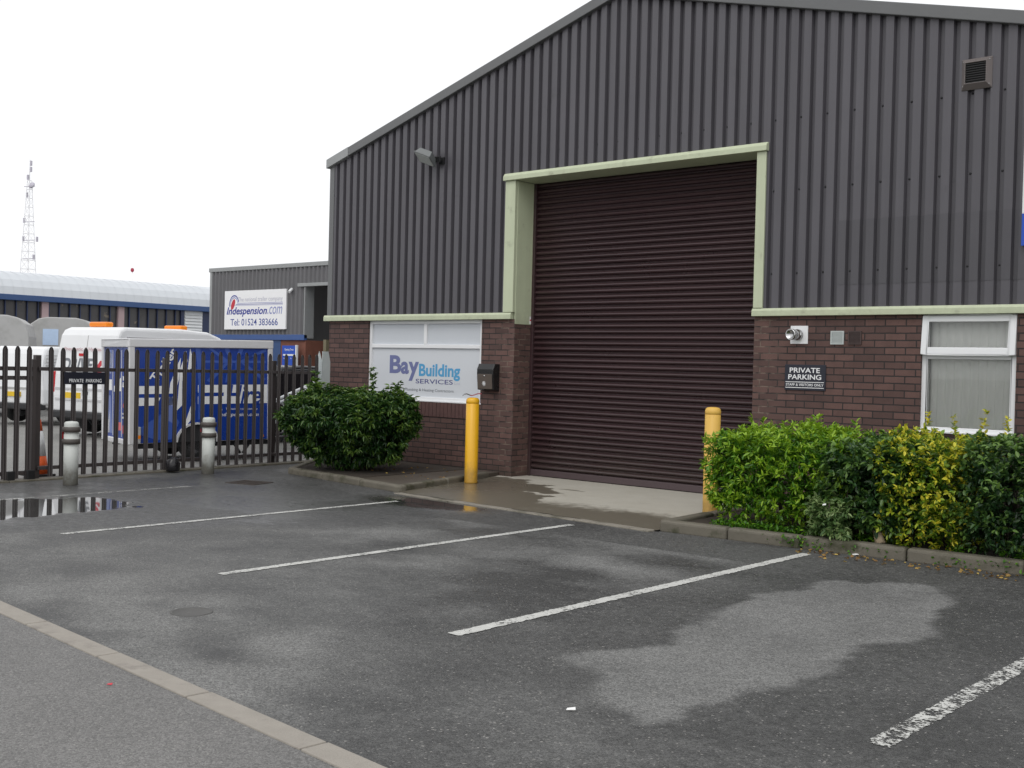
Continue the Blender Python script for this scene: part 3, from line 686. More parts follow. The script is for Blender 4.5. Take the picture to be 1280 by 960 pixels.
lb = empty('letterbox', (-.40, 0, 1.155), 0, 'black metal box with brown flap on brick pier left of roller door', 'letterbox')
h = MB(); h.prism([(0, 0), (-.115, .02), (-.135, .23), (-.135, .30), (-.10, .375), (0, .375)], 0, -.15, .15)
h.build('box_body', M['black_box'], lb, bevel=.008)
MB().prism([(-.121, .03), (-.138, .235), (-.144, .235), (-.127, .03)], 0, -.135, .135).build('flap', M['boxface'], lb, bevel=.003)
h = MB(); c = Vector((-.01, -.136, .105))
for a in range(0, 180, 36):
    Mx = Matrix.Translation(c) @ Matrix.Rotation(R(4.5), 4, 'X') @ Matrix.Rotation(R(a), 4, 'Y'); h.box(-.034, .034, -.004, .0, -.0028, .0028, M=Mx)
h.build('star_mark', M['white_ink'], lb)
MB().lathe([(.012, 0), (.011, .008), (.001, .01)], 10, M=Matrix.Translation((0, -.142, .21)) @ Matrix.Rotation(R(90), 4, 'X')).build('lock', M['steel'], lb)

es = empty('fascia_sign', (7.1, -.03, 3.0), 0, 'white sign board with blue foot at the right edge of the cladding', 'sign')
MB().box(-.555, .7, -.06, -.0, .10, 1.24).build('white_panel', M['upvc'], es)
MB().box(-.555, .7, -.062, -.0, -.21, .098).build('blue_panel', M['boardblue'], es)

# ------------------------------------------------------------------ bollards
def yellow_bollard(x, y, h, r, m, label):
    e = empty('yellow_bollard', (x, y, .012), 0, label, 'bollard', 'yellow bollards guarding the roller door')
    MB().lathe([(r + .004, 0), (r + .002, .02), (r, .03), (r, h - .078), (r - .004, h - .075)], 32).build('post', m, e)
    MB().lathe([(r - .003, h - .075), (r + .002, h - .07), (r + .002, h - .045), (r - .004, h - .022), (r * .78, h - .006), (r * .4, h), (.001, h + .001)], 32).build('cap', m, e)
    return e
yellow_bollard(.24, -1.045, 1.085, .083, M['yellow'], 'bright yellow bollard on left of roller door with red scrap on top')
yellow_bollard(3.92, -1.33, 1.12, .081, M['yellow_old'], 'faded yellow bollard on right of roller door half behind the hedge')
h = MB(); n = 10; vs = []
for k in range(n + 1):
    t = k / n; x = -.13 + .24 * t; z = .022 * math.sin(t * 9) * (1 - t) + .03 * t + .01; w = .018 + .012 * math.sin(t * 3)
    vs += [(x, -w, z), (x, w, z + .008), (x, w, z + .012), (x, -w, z + .004)]
h.add(vs, [(4 * k + a, 4 * k + (a + 1) % 4, 4 * k + 4 + (a + 1) % 4, 4 * k + 4 + a) for k in range(n) for a in range(4)], smooth=True)
for i, f in enumerate(h.f): h.m[i] = 0 if i // 4 >= 4 else 1
o = h.build('tape_scrap', [simple('dark_red_tape', (.28, .02, .04), .5), M['band']], None, loc=(.24, -1.045, 1.102)); o.rotation_euler.z = R(40)
tag(o, 'twisted scrap of dark red tape lying on the bright yellow bollard cap', 'tape')

def grey_bollard(x, y, label):
    e = empty('grey_bollard', (x, y, 0), random.uniform(0, 3), label, 'bollard', 'pale grey bollards before the fence')
    r = .082
    MB().lathe([(r, -.01), (r, .60)], 28).build('post', M['grey_post'], e)
    MB().lathe([(r - .002, .60), (r - .002, .712), (r - .008, .728), (r - .02, .735), (.001, .742)], 28).build('cap', M['grey_post'], e)
    for z in (.475, .615): MB().lathe([(r + .001, z), (r + .018, z + .003), (r + .018, z + .058), (r + .001, z + .061)], 28).build('collar', M['band'], e)
    return e
b1 = grey_bollard(-2.44, -4.99, 'pale grey banded bollard near the PRIVATE PARKING plate on the fence')
b2 = grey_bollard(-2.70, -2.95, 'pale grey banded bollard with red patch in front of blue trailer wheel')
MB().box(-.05, .05, -.099, -.0985, -.02, .02).build('red_patch', M['redlamp'], b2, loc=(0, 0, .565)).rotation_euler.z = R(-45) - b2.rotation_euler.z
MB().box(-.098, -.0985, -.04, .04, -.05, .05).build('red_band', M['redlamp'], b1, loc=(0, 0, .577)).rotation_euler.z = R(20) - b1.rotation_euler.z

# ------------------------------------------------------------------ palisade fence
FA = Vector((-3.10, -5.60, 0)); FB = Vector((-3.385, -.45, 0)); fdir = (FB - FA).normalized(); fang = math.atan2(fdir.y, fdir.x)
def pale_mesh(h, z0):
    m = MB(); sec = [(-.033, .0), (-.018, .014), (-.007, .003), (0, 0), (.007, .003), (.018, .014), (.033, 0)]
    prof = [(z0, 1), (h - .05, 1), (h - .02, .72), (h, .28)]
    vs = []
    for z, w in prof: vs += [(a * w, b, z) for a, b in sec] + [(a * w, b + .004, z) for a, b in sec[::-1]]
    k = len(sec) * 2
    m.add(vs, [(r * k + i, r * k + (i + 1) % k, r * k + k + (i + 1) % k, r * k + k + i) for r in range(3) for i in range(k)] + [list(range(3 * k, 4 * k))])
    return m
fence = empty('palisade_fence', FA, fang, 'dark brown steel palisade fence between the car park and the yard', 'fence')
src = None
for k in range(30):
    s = .70 + .147 * k
    if src is None: src = pale_mesh(1.60, .035).build('pale', M['fence'], fence); o = src
    else: o = src.copy(); col.objects.link(o); o.parent = fence
    o.location = (s, -.035, random.uniform(-.006, .006)); o.rotation_euler = (R(random.uniform(-.4, .4)), R(random.uniform(-.5, .5)), 0)
for z in (1.335, .145): MB().box(.55, 5.02, -.02, .02, z - .022, z + .022).build('rail', M['fence'], fence, bevel=.003)
for s in (.56, 2.37, 4.20): MB().box(s - .035, s + .035, .022, .09, -.02, 1.50).build('post', M['fence'], fence, bevel=.003)
gate = empty('palisade_gate', FA + fdir * .42, fang, 'dark brown palisade gate leaf at the left end of the fence', 'gate')
for k in range(14):
    o = src.copy(); col.objects.link(o); o.parent = gate; o.name = 'pale'; o.location = (-.01 - .146 * k, -.035, .0); o.rotation_euler = (0, R(random.uniform(-.4, .4)), 0)
for z in (1.335, 1.225, .10): MB().box(-2.0, .09, -.02, .02, z - .024, z + .024).build('rail', M['fence'], gate, bevel=.003)
MB().box(.04, .09, -.025, .025, .06, 1.45).build('stile', M['fence'], gate, bevel=.003)
for x in (.03, -.22): MB().box(x - .05, x + .05, -.05, .04, .0, .13).build('drop_bolt', M['black'], gate, bevel=.01)
gp = empty('galvanised_post', FB - fdir * .06, fang, 'pale galvanised steel fence post with pointed tips by the brick corner', 'post')
MB().prism([(0, .0), (0, 1.50), (.065, 1.66), (.13, 1.50), (.13, .0)], 0, -.012, .0).build('front_plate', M['galv'], gp)
MB().prism([(.003, .0), (.003, 1.66), (.12, 1.66), (.16, 1.50), (.16, .0)], 1, 0, .012).build('side_plate', M['galv'], gp)
kerb_run('fence_plinth', [tuple((FA - fdir * 1.5 + Vector((.10, 0, 0)))[:2]), tuple((FB + Vector((.10, 0, 0)))[:2])], .2, .022, M['kerb'], 1.8)
sgn = empty('fence_sign', FA + fdir * 1.12 + Vector((.062, 0, 1.228)), fang, 'dark plate reading PRIVATE PARKING wired to the palisade pales', 'sign')
MB().box(-.275, .275, -.012, -.002, -.075, .075).build('sign_plate', M['navy'], sgn, bevel=.003)
MB().box(-.29, .29, -.006, .004, .078, .135).build('top_bar', M['fence'], sgn)
L = MB(); text_into(L, 'PRIVATE  PARKING', (0, -.0125, 0), (1, 0, 0), (0, 0, 1), (-.215, .225, -.052, -.008), 0, .012)
L.build('lettering', M['white_ink'], sgn)
o = MB().lathe([(.075, .0), (.085, .02), (.085, .10), (.07, .15), (.035, .175), (.001, .18)], 12).build('rubbish_sack', M['bag'], None, loc=(-3.08, -3.235, .02))
for v_ in o.data.vertices: v_.co.x *= 1 + .25 * math.sin(v_.index * 2.3); v_.co.y *= 1 + .2 * math.sin(v_.index * 1.7)
tag(o, 'small black plastic sack slumped at the foot of the fence', 'sack')

# ------------------------------------------------------------------ things in the yard
def wheel(mb_t, mb_r, x, y, r, w, sgn):
    Mx = Matrix.Translation((x, y, r)) @ Matrix.Rotation(R(90 * sgn), 4, 'X')
    mb_t.lathe([(r * .62, 0), (r * .93, .0), (r, .03), (r, w - .03), (r * .93, w), (r * .62, w)], 28, M=Mx)
    mb_r.lathe([(r * .62, w), (r * .60, w - .03), (r * .25, w - .05), (r * .2, w - .02), (.001, w - .015)], 20, M=Mx)
    mb_r.lathe([(r * .62, 0), (r * .62, w)], 20, M=Mx)
    for k in range(5):
        a = 2 * math.pi * k / 5; mb_r.box(-.02, .02, r * .2, r * .6, w - .05, w - .022, M=Mx @ Matrix.Rotation(a, 4, 'Z'))
def add_wheels(root, spots, r, w):
    for x, y, s in spots:
        t, q = MB(), MB(); wheel(t, q, x, y, r, w, s)
        ty = t.build('tyre', M['tyre'], None); ww = empty('wheel'); ww.parent = root
        ty.parent = ww; q.build('rim', M['rim'], ww)

tr = empty('box_trailer', (-4.75, -2.88, 0), R(77.4), 'blue box trailer with silver edge trim and white hire lettering', 'trailer')
Lt, Wt, zb, zt = 2.20, 1.30, .26, 1.74
tilt = Matrix.Rotation(R(-1.0), 4, 'Y')
MB().box(.03, Lt - .03, .02, Wt - .02, zb, zt - .03, M=tilt).build('body', M['lblue'], tr)
h = MB()
h.box(-.005, .08, -.01, .07, zb - .02, zt - .05, M=tilt).box(Lt - .075, Lt + .005, -.01, .07, zb - .02, zt - .05, M=tilt).box(-.005, .08, Wt - .07, Wt + .01, zb - .02, zt - .05, M=tilt).box(Lt - .075, Lt + .005, Wt - .07, Wt + .01, zb - .02, zt - .05, M=tilt)
h.box(-.01, Lt + .01, -.015, .10, zt - .095, zt + .03, M=tilt).box(-.01, Lt + .01, Wt - .10, Wt + .015, zt - .095, zt + .03, M=tilt)
h.box(-.01, .10, .10, Wt - .10, zt - .095, zt + .03, M=tilt).box(Lt - .10, Lt + .01, .10, Wt - .10, zt - .095, zt + .03, M=tilt).box(.08, Lt - .08, .08, Wt - .08, zt, zt + .028, M=tilt)
h.box(-.008, .03, .07, Wt - .07, zb - .03, zb + .05, M=tilt)
h.build('edge_trim', M['ali'], tr, bevel=.035, seg=4)
h = MB(); h.box(.12, Lt + .0, .12, .2, zb - .09, zb - .02, M=tilt).box(.12, Lt, Wt - .2, Wt - .12, zb - .09, zb - .02, M=tilt).box(.7, 1.1, .05, Wt - .05, .2, .27)
h.tube([(Lt - .1, .16, .24), (Lt + 1.0, Wt / 2, .36)], .03).tube([(Lt - .1, Wt - .16, .24), (Lt + 1.0, Wt / 2, .36)], .03).box(Lt + .95, Lt + 1.25, Wt / 2 - .04, Wt / 2 + .04, .33, .43)
h.tube([(Lt + .75, Wt / 2 + .12, .12), (Lt + .75, Wt / 2 + .12, .7)], .025)
h.tube([(1.62, .1, .22), (1.72, .1, .08)], .02).tube([(1.86, .1, .22), (1.76, .1, .08)], .02)
h.build('chassis', M['chassis'], tr)
t, q = MB(), MB()
add_wheels(tr, [(1.0, .20, 1), (1.0, Wt - .20, -1)], .255, .16)
h = MB(); vs = []; n = 12
for k in range(n + 1):
    a = math.pi * k / n; vs += [(1.0 - .33 * math.cos(a), -.02, .27 + .29 * math.sin(a)), (1.0 - .33 * math.cos(a), .20, .27 + .29 * math.sin(a)), (1.0 - .30 * math.cos(a), -.02, .27 + .26 * math.sin(a)), (1.0 - .30 * math.cos(a), .20, .27 + .26 * math.sin(a))]
fs = []
for k in range(n): b = 4 * k; fs += [(b, b + 4, b + 5, b + 1), (b + 2, b + 3, b + 7, b + 6), (b, b + 2, b + 6, b + 4), (b + 1, b + 5, b + 7, b + 3)]
h.add(vs, fs); h.build('mudguard', M['ali'], tr)
# dark arch behind the wheel
vs = [(1.0 - .30 * math.cos(math.pi * k / 12), -.001 + .018, .27 + .26 * math.sin(math.pi * k / 12)) for k in range(13)]
h = MB(); h.add(vs, [list(range(13))]); h.build('wheel_arch', M['chassis'], tr)
g = MB(); yy = .0185
def poly(mi, pts, d=0.0): g.prism(pts, 1, yy - .0012 - d, yy - .0004, mi, M=tilt)
zs = lambda x: .0175 * x
poly(0, [(.09, .97), (.50, .97), (.56, 1.085), (.09, 1.085)]); poly(0, [(.09, .80), (.40, .80), (.46, .915), (.09, .915)])
poly(0, [(1.02, .98), (1.42, .98), (1.42, 1.095), (1.02, 1.095)]); poly(0, [(1.02, .81), (1.42, .81), (1.42, .925), (1.02, .925)])
poly(0, [(1.42, .81), (2.12, .81), (2.12, 1.095), (1.42, 1.095)])
poly(1, [(.62, .30), (.74, .55), (.60, .75), (.16, .48), (.16, .38), (.40, .30)], .0002)
poly(1, [(.98, 1.66), (1.05, 1.66), (1.12, 1.2), (1.12, .95), (1.11, .58), (1.02, .58), (1.03, 1.1)], .0002)
poly(0, [(.74, .36), (.82, .52), (.98, .98), (.98, .72), (.90, .56), (.80, .44)], .0004)
poly(0, [(.70, .72), (.75, 1.34), (.84, 1.60), (.86, 1.45), (.78, 1.15), (.78, .80)], .0004)
poly(0, [(.86, 1.30), (.90, 1.64), (.97, 1.38)], .0004)
poly(2, [(.50, .62), (.60, .98), (.70, .80), (.70, .50)], .0003); poly(0, [(.565, .80), (.60, 1.12), (.72, 1.42), (.76, 1.50), (.735, 1.20), (.68, .98), (.68, .80)], .0003); poly(3, [(.565, .925), (.70, .925), (.70, .972), (.565, .972)], .0006)
for pts in ([(1.08, 1.425), (2.10, 1.425), (2.10, 1.46), (1.08, 1.46)], [(1.16, 1.65), (1.22, 1.65), (1.50, 1.46), (1.42, 1.46)], [(2.10, 1.60), (2.10, 1.66), (1.74, 1.46), (1.68, 1.46)],
            [(1.15, 1.16), (1.22, 1.13), (1.50, 1.42), (1.44, 1.42)], [(2.06, 1.14), (2.1, 1.18), (1.76, 1.42), (1.70, 1.42)], [(1.42, 1.65), (1.50, 1.65), (1.56, 1.46), (1.52, 1.46)], [(1.66, 1.65), (1.74, 1.65), (1.66, 1.46), (1.62, 1.46)],
            [(1.44, 1.13), (1.50, 1.13), (1.56, 1.42), (1.50, 1.42)], [(1.62, 1.13), (1.70, 1.13), (1.66, 1.42), (1.60, 1.42)]): poly(1, pts, .0001)
to = tilt @ Vector((0, yy - .0006, 0))
text_into(g, 'Hire', (0, yy - .0015, .03), (1, 0, 0), (0, 0, 1), (1.46, 2.00, .80, 1.09), 3, .015, .25)
a = math.radians(57); text_into(g, 'Trailer', (.30, yy - .0015, 1.18), (math.cos(a), 0, math.sin(a)), (-math.sin(a), 0, math.cos(a)), (0, .56, -.10, .04), 0, .02)
text_into(g, 'The national trailer company', (0, yy - .001, .03), (1, 0, 0), (0, 0, 1), (1.44, 1.95, .705, .745), 0, .0)
text_into(g, 'Indespension.com', (0, yy - .001, .03), (1, 0, 0), (0, 0, 1), (1.34, 1.97, .60, .67), 0, .01, .2)
poly(0, [(1.33, .68), (1.34, .73), (1.38, .77), (1.40, .72), (1.38, .67)])
g.build('side_graphics', [M['white_ink'], M['ghostblue'], M['midblue'], M['lblue']], tr)
# rear doors with their printing
g = MB(); xx = .0285
def rp(mi, pts, d=0): g.prism(pts, 0, xx - .001 - d, xx, mi, M=tilt)
for y in (.42, .83): rp(0, [(y, .33), (y + .02, .33), (y + .02, 1.6), (y, 1.6)], .006)
rp(1, [(.12, 1.06), (.40, 1.06), (.40, 1.22), (.12, 1.22)]); rp(1, [(.47, 1.0), (.8, .98), (.8, 1.06), (.47, 1.20)]); rp(1, [(.9, 1.0), (1.2, 1.0), (1.2, 1.16), (.9, 1.16)])
rp(2, [(.12, .40), (.40, .38), (.40, .50), (.12, .50)]); rp(2, [(.46, .42), (.66, .42), (.66, .54), (.46, .54)]); rp(2, [(.2, .76), (.38, .76), (.38, .82), (.2, .82)])
rp(1, [(.12, .66), (.4, .66), (.4, .68), (.12, .68)]); rp(1, [(.12, .60), (.4, .60), (.4, .63), (.12, .63)])
rp(3, [(.90, 1.60), (1.16, 1.60), (1.02, 1.24), (.86, 1.30)]); rp(1, [(.92, 1.55), (1.02, 1.58), (.96, 1.24), (.90, 1.30)])
rp(3, [(.88, .36), (1.18, .36), (1.1, .92), (.95, .92)]); rp(1, [(1.0, .36), (1.14, .36), (1.0, .7)])
text_into(g, 'Hire', tilt @ Vector((xx - .002, 0, 0)), (0, -1, 0), tilt.to_3x3() @ Vector((0, 0, 1)), (-.42, -.14, 1.08, 1.21), 4, .02, .2)
g.build('rear_doors', [M['ali'], M['white_ink'], simple('coral_print', (.62, .13, .14), .4), M['midblue'], M['lblue']], tr)
MB().box(.05, .15, -.03, .015, .26, .50).build('side_light', M['greybox'], tr, bevel=.006)
MB().box(.055, .145, -.034, -.03, .33, .38).build('side_reflector', M['amber'], tr); MB().box(2.0, 2.06, .005, .017, .33, .36).build('side_reflector', M['amber'], tr)

def vehicle(name, loc, hd, label, cat, L, W, H, mat, kind):
    e = empty(name, loc, hd, label, cat)
    if kind == 'van':
        prof = [(0, .42), (-.02, .75), (0, 1.15), (.10, H - .16), (.16, H - .05), (.28, H), (L * .35, H + .015), (L - 2.35, H - .02), (L - 2.05, H - .12), (L - 1.05, 1.25), (L - .25, 1.0), (L - .05, .8), (L, .40)]
    else:
        prof = [(0, .40), (-.03, .62), (.03, .95), (.30, H - .12), (.42, H - .03), (.8, H), (L - 2.4, H - .02), (L - 2.1, H - .08), (L - 1.2, 1.0), (L - .3, .85), (L - .05, .68), (L, .35)]
    b = MB(); n = len(prof)
    rows = []
    for y, ins in ((0, 1.0), (.06, .3), (W - .06, .3), (W, 1.0)):
        pass
    vs = []
    for side in (0, 1):
        for x, z in prof:
            t = max(0, (z - 1.0) / max(.1, H - 1.0)) * .13
            vs.append((x, W - t if side else t, z))
    b.add(vs, [list(range(n))[::-1], list(range(n, 2 * n))] + [(i, (i + 1) % n, n + (i + 1) % n, n + i) for i in range(n)])
    b.build('body', mat, e, bevel=.06, seg=3)
    add_wheels(e, [(.85, .22, 1), (.85, W - .22, -1), (L - .95, .22, 1), (L - .95, W - .22, -1)], .32, .21)
    MB().box(-.05, .14, .03, W - .03, .32, .46).build('bumper', M['chassis'], e, bevel=.03); MB().box(L - .12, L + .05, .05, W - .05, .34, .60).build('bumper', M['chassis'], e, bevel=.03)
    w = MB(); x0, z0, x1, z1 = (L - 2.0, H - .15, L - 1.1, 1.29) if kind == 'van' else (L - 2.05, H - .12, L - 1.25, 1.03)
    w.add([(x0 + .03, .2, z0), (x1 + .03, .1, z1), (x1 + .03, W - .1, z1), (x0 + .03, W - .2, z0), (x0 + .01, .2, z0 - .01), (x1 + .01, .1, z1 - .01), (x1 + .01, W - .1, z1 - .01), (x0 + .01, W - .2, z0 - .01)], [(0, 1, 2, 3), (4, 7, 6, 5), (0, 3, 7, 4), (1, 5, 6, 2), (0, 4, 5, 1), (3, 2, 6, 7)])
    w.build('windscreen', M['vanglass'], e)
    return e
van = vehicle('white_van', (-9.05, -.64, 0), R(97), 'white high panel van with two amber roof beacons behind the blue trailer', 'van', 4.6, 1.95, 2.05, M['vanwhite'], 'van')
for x, y in ((.50, 1.15), (2.15, 1.0)):
    MB().box(x - .09, x + .09, y - .26, y + .26, 2.06, 2.16).build('beacon', M['amber'], van, bevel=.03)
MB().box(1.55, 1.65, .75, .85, 2.05, 2.10).build('roof_vent', M['chassis'], van, bevel=.02)
h = MB(); h.prism([(-.024, .75), (-.004, 1.15), (.096, 1.89), (.11, 1.89), (.01, 1.15), (-.01, .75)], 1, .968, .982)
h.build('door_seam', M['greybox'], van)
h = MB(); h.box(-.028, -.012, .12, 1.82, .86, .90).box(-.03, -.012, .15, 1.80, .66, .70).box(.3, 2.5, .10, .12, 1.86, 1.875); h.build('rub_strip', simple('grey_strip', (.55, .55, .56), .5), van)
MB().box(-.03, -.015, 1.02, 1.55, .70, .81).build('number_plate', M['plate'], van)
MB().box(-.04, -.0, .80, .92, .78, .84).build('door_handle', M['chassis'], van)
MB().box(.025, .055, 1.02, 1.16, 1.50, 1.55).build('high_brake_light', M['redlamp'], van)
for y in (.02, 1.83): MB().box(-.02, .06, y, y + .1, .80, 1.2).build('tail_light', M['redlamp'], van, bevel=.01)
sl = math.atan2(.10, .74)
L = MB(); uz2 = (math.sin(sl), 0, math.cos(sl))
text_into(L, 'DRIVE', (.008, 0, 1.21), (0, -1, 0), uz2, (-1.66, -.72, .0, .25), 0, .035, .2)
L.add([(.006, .70, 1.20), (.006, .20, 1.20), (.03, .20, 1.42), (.03, .52, 1.42)], [(0, 1, 2, 3)], 1)
text_into(L, 'Pneumatic & Hydraulic', (.03, 0, 1.58), (0, -1, 0), uz2, (-1.62, -.35, 0, .085), 2, .01)
text_into(L, 'A', (.002, 0, 1.21), (0, -1, 0), uz2, (-.55, -.30, .03, .19), 3, .02, .2)
L.build('lettering', [M['grey_ink'], M['red_ink'], simple('faint_red_print', (.50, .30, .32), .5), M['white_ink']], van)

sv = vehicle('white_estate', (-13.44, .18, 0), R(108), 'low white estate car with red tail lamp behind the palisade gate', 'car', 4.3, 1.7, 1.68, M['vanwhite'], 'van')
for y in (.08, 1.42): MB().box(-.04, .03, y, y + .13, .85, 1.08).build('tail_light', M['redlamp'], sv, bevel=.01)
MB().box(-.04, -.02, .6, 1.1, .60, .70).build('number_plate', M['plate'], sv)
h = MB()
for k in range(5): h.box(.12, .5, -.004 + .03, .02 + .03, 1.20 + k * .07, 1.215 + k * .07)
h.build('side_louvre', M['greybox'], sv)
MB().box(-.035, -.01, .1, 1.5, .76, .80).build('rear_strip', M['greybox'], sv)
vehicle('black_car', (-7.0, 1.15, 0), R(80), 'black car nose seen between the blue trailer and the far brick wall', 'car', 4.0, 1.6, 1.42, M['blackcar'], 'car')

gt = empty('equipment_trailer', (-5.5, .62, 0), R(74), 'low galvanised trailer frame with sloping white ramp rails beside the fence', 'trailer')
h = MB()
for y in (0, 1.0): h.box(-.2, 1.9, y - .03, y + .03, .42, .48)
for x in (-.15, .4, .9, 1.4, 1.85): h.box(x - .025, x + .025, .03, .97, .42, .47)
for x in (-.15, 1.85):
    for y in (0, 1.0): h.box(x - .025, x + .025, y - .025, y + .025, .48, .78)
for y in (0, 1.0): h.box(-.2, 1.9, y - .02, y + .02, .76, .80)
h.build('bed_frame', M['galv'], gt)
h = MB()
for y in (-.06, .3): h.tube([(-.3, y, .78), (.75, y, 1.24)], .028, 8)
for k in range(6): h.box(-.25 + k * .18, -.22 + k * .18, -.06, .3, .80 + k * .079, .82 + k * .079)
h.build('ramp_rail', M['louvre'], gt)
add_wheels(gt, [(.7, -.05, 1), (.7, 1.05, -1)], .26, .15)

co = empty('traffic_cone', (-3.62, -4.80, 0), 0, 'orange and white traffic cone behind the fence beside grey bollard', 'cone')
MB().box(-.16, .16, -.16, .16, 0, .03).build('foot', M['black'], co, bevel=.01)
MB().lathe([(.13, .03), (.099, .25)], 20).build('lower_cone', M['orange'], co)
MB().lathe([(.100, .25), (.053, .56)], 20).build('sleeve', M['white_ink'], co)
MB().lathe([(.054, .56), (.028, .70), (.02, .705), (.001, .705)], 20).build('upper_cone', M['orange'], co)

def grey_box(loc, hd, W, L, H, label):
    e = empty('livestock_trailer', loc, hd, label, 'trailer', 'grey round topped trailers in the far yard')
    prof = [(0, .5), (0, H - .5), (.08, H - .2), (.28, H - .05), (.5, H), (W - .5, H), (W - .28, H - .05), (W - .08, H - .2), (W, H - .5), (W, .5)]
    MB().prism(prof, 0, 0, L).build('body', M['greybox'], e, bevel=.03)
    MB().box(.2, L + .9, W / 2 - .06, W / 2 + .06, .38, .5).box(.1, L, .1, W - .1, .42, .5).build('chassis', M['chassis'], e)
    add_wheels(e, [(L * .45, .2, 1), (L * .45, W - .2, -1), (L * .68, .2, 1), (L * .68, W - .2, -1)], .33, .2)
    return e
grey_box((-17.08, 1.64, 0), R(150), 2.3, 2.6, 2.45, 'plain grey round topped trailer at the far left of the yard')
g2 = grey_box((-19.61, 4.75, 0), R(146), 1.75, 2.2, 2.55, 'grey round topped trailer with pale blue sticker left of white van')
MB().box(-.012, .0, .95, 1.35, 1.78, 2.22).build('sticker', M['paleblue'], g2)
h = MB(); h.prism([(0, 1.5), (0, 2.25), (.25, 2.42), (.6, 2.44), (.6, 1.5)], 0, .3, 1.6, M=Matrix.Translation((0, 1.77, 0))); h.build('white_nose_locker', M['vanwhite'], g2, bevel=.05)

# ------------------------------------------------------------------ neighbouring trailer shop
u2 = empty('trailer_shop', (-22.37, 10.38, 0), 0, 'smaller grey corrugated unit with blue band beyond the trailers', 'warehouse')
def sinus(mb, x0, x1, z0, z1, y, pitch=.2, amp=.045):
    n = int((x1 - x0) / pitch * 6); vs = []
    for k in range(n + 1):
        x = x0 + (x1 - x0) * k / n; vs += [(x, y + amp * math.cos(2 * math.pi * x / pitch), z0), (x, y + amp * math.cos(2 * math.pi * x / pitch), z1)]
    mb.add(vs, [(2 * i, 2 * i + 2, 2 * i + 3, 2 * i + 1) for i in range(n)])
h = MB(); sinus(h, .12, 4.90, 2.30, 4.40, -.03); sinus(h, 4.90, 12, 3.80, 4.40, -.03)
h.box(.02, .06, .02, 14, 2.2, 4.40); h.build('cladding', simple('shop_cladding', (.145, .143, .15), .5, var=.08, streak=.1), u2)
h = MB(); h.box(-.02, .12, -.06, .04, 2.2, 4.42).box(-.06, 12, -.08, .05, 4.36, 4.49).box(4.88, 4.95, -.06, .3, 2.2, 3.80).box(4.62, 12, -.10, .02, 3.76, 3.86)
h.build('edge_trim', M['cladtrim_light'], u2, bevel=.01)
h = MB(); h.prism([(.0, 4.44), (8, 5.3), (16, 4.44)], 0, -.06, 12); h.build('roof', simple('shop_roof', (.42, .43, .44), .6), u2)
h = MB(); h.box(0, 4.95, -.07, .05, 2.14, 2.31); h.build('blue_band', M['bandblue'], u2, bevel=.01)
h = MB(); h.box(0, 3.30, .0, .25, 0, 2.14).box(3.75, 4.95, .0, .25, 0, 2.14).box(4.70, 4.95, .25, 3, 0, 2.14).box(0, .25, .25, 14, 0, 2.2); h.build('brick_wall', M['brick2'], u2)
MB().box(3.30, 3.75, -.01, .2, 0, 2.14).build('blue_door', M['hallblue'], u2)
h = MB(); h.box(4.95, 12, 2.9, 3, 0, 3.8).box(4.95, 12, .3, 3, 3.8, 3.9); h.build('recess', M['dark_room'], u2)
MB().box(5.72, 6.5, .9, 1.0, 2.2, 3.5).build('blue_recess_panel', M['hallblue'], u2)
MB().box(5.90, 6.03, -.1, .05, .0, 2.16).build('downpipe', M['olive'], u2)
MB().tube([(4.35, -.08, 3.70), (4.35, -.2, 3.6)], .05, 8).build('wall_lamp', M['upvc'], u2)

s2 = empty('shop_sign', (-21.43, 10.30, 2.474), 0, 'large white trailer company board with blue lettering on grey cladding', 'sign')
MB().box(0, 3.185, -.05, -.0, 0, 1.236).build('board', simple('bright_white_board', (.90, .90, .91), .4, var=.02), s2)
L = MB(); o_ = (0, -.051, 0)
text_into(L, 'The national trailer company', o_, ux, uz, (.72, 3.02, .84, 1.02), 1, .0, 0)
text_into(L, 'Indespension', o_, ux, uz, (.12, 2.25, .40, .71), 0, .022, .25); text_into(L, '.com', o_, ux, uz, (2.27, 3.01, .47, .70), 2, .002, .25)
text_into(L, 'Tel: 01524 383666', o_, ux, uz, (.34, 2.80, .12, .335), 3, .006)
L.box(.68, 3.03, -.0525, -.0515, .825, .84, 2).box(.60, 3.03, -.0525, -.0515, .785, .80, 0).box(.55, 3.03, -.0525, -.0515, .755, .765, 2)
c = Vector((.45, 0, .82))
L.add([(.46 + .13 * math.cos(t) * .75 + .06 * math.sin(t), -.0525, .80 + .17 * math.sin(t)) for t in [2 * math.pi * k / 20 for k in range(20)]], [list(range(20))], 4)
for r0, r1, mi in ((.24, .27, 2), (.30, .34, 0)):
    vs = []
    for k in range(15):
        t = R(20 + 165 * k / 14); vs += [(.52 + r0 * math.cos(t) * .8, -.0525, .76 + r0 * math.sin(t)), (.52 + r1 * math.cos(t) * .8, -.0525, .76 + r1 * math.sin(t))]
    L.add(vs, [(2 * k, 2 * k + 2, 2 * k + 3, 2 * k + 1) for k in range(14)], mi)
L.build('lettering', [M['blue_ink'], M['pale_ink'], simple('mid_blue_print', (.25, .28, .55), .5), simple('phone_blue_print', (.06, .09, .34), .5), M['red_ink']], s2)
s3 = empty('opening_times_board', (-18.24, 10.2, 0), 0, 'bright blue opening times board with white rule beside far brick wall', 'sign')
MB().box(0, .65, -.06, -.02, .5, 1.97).build('board', M['boardblue'], s3)
MB().box(.65, .70, -.07, 0, 0, 1.99).build('board_post', M['white_ink'], s3)
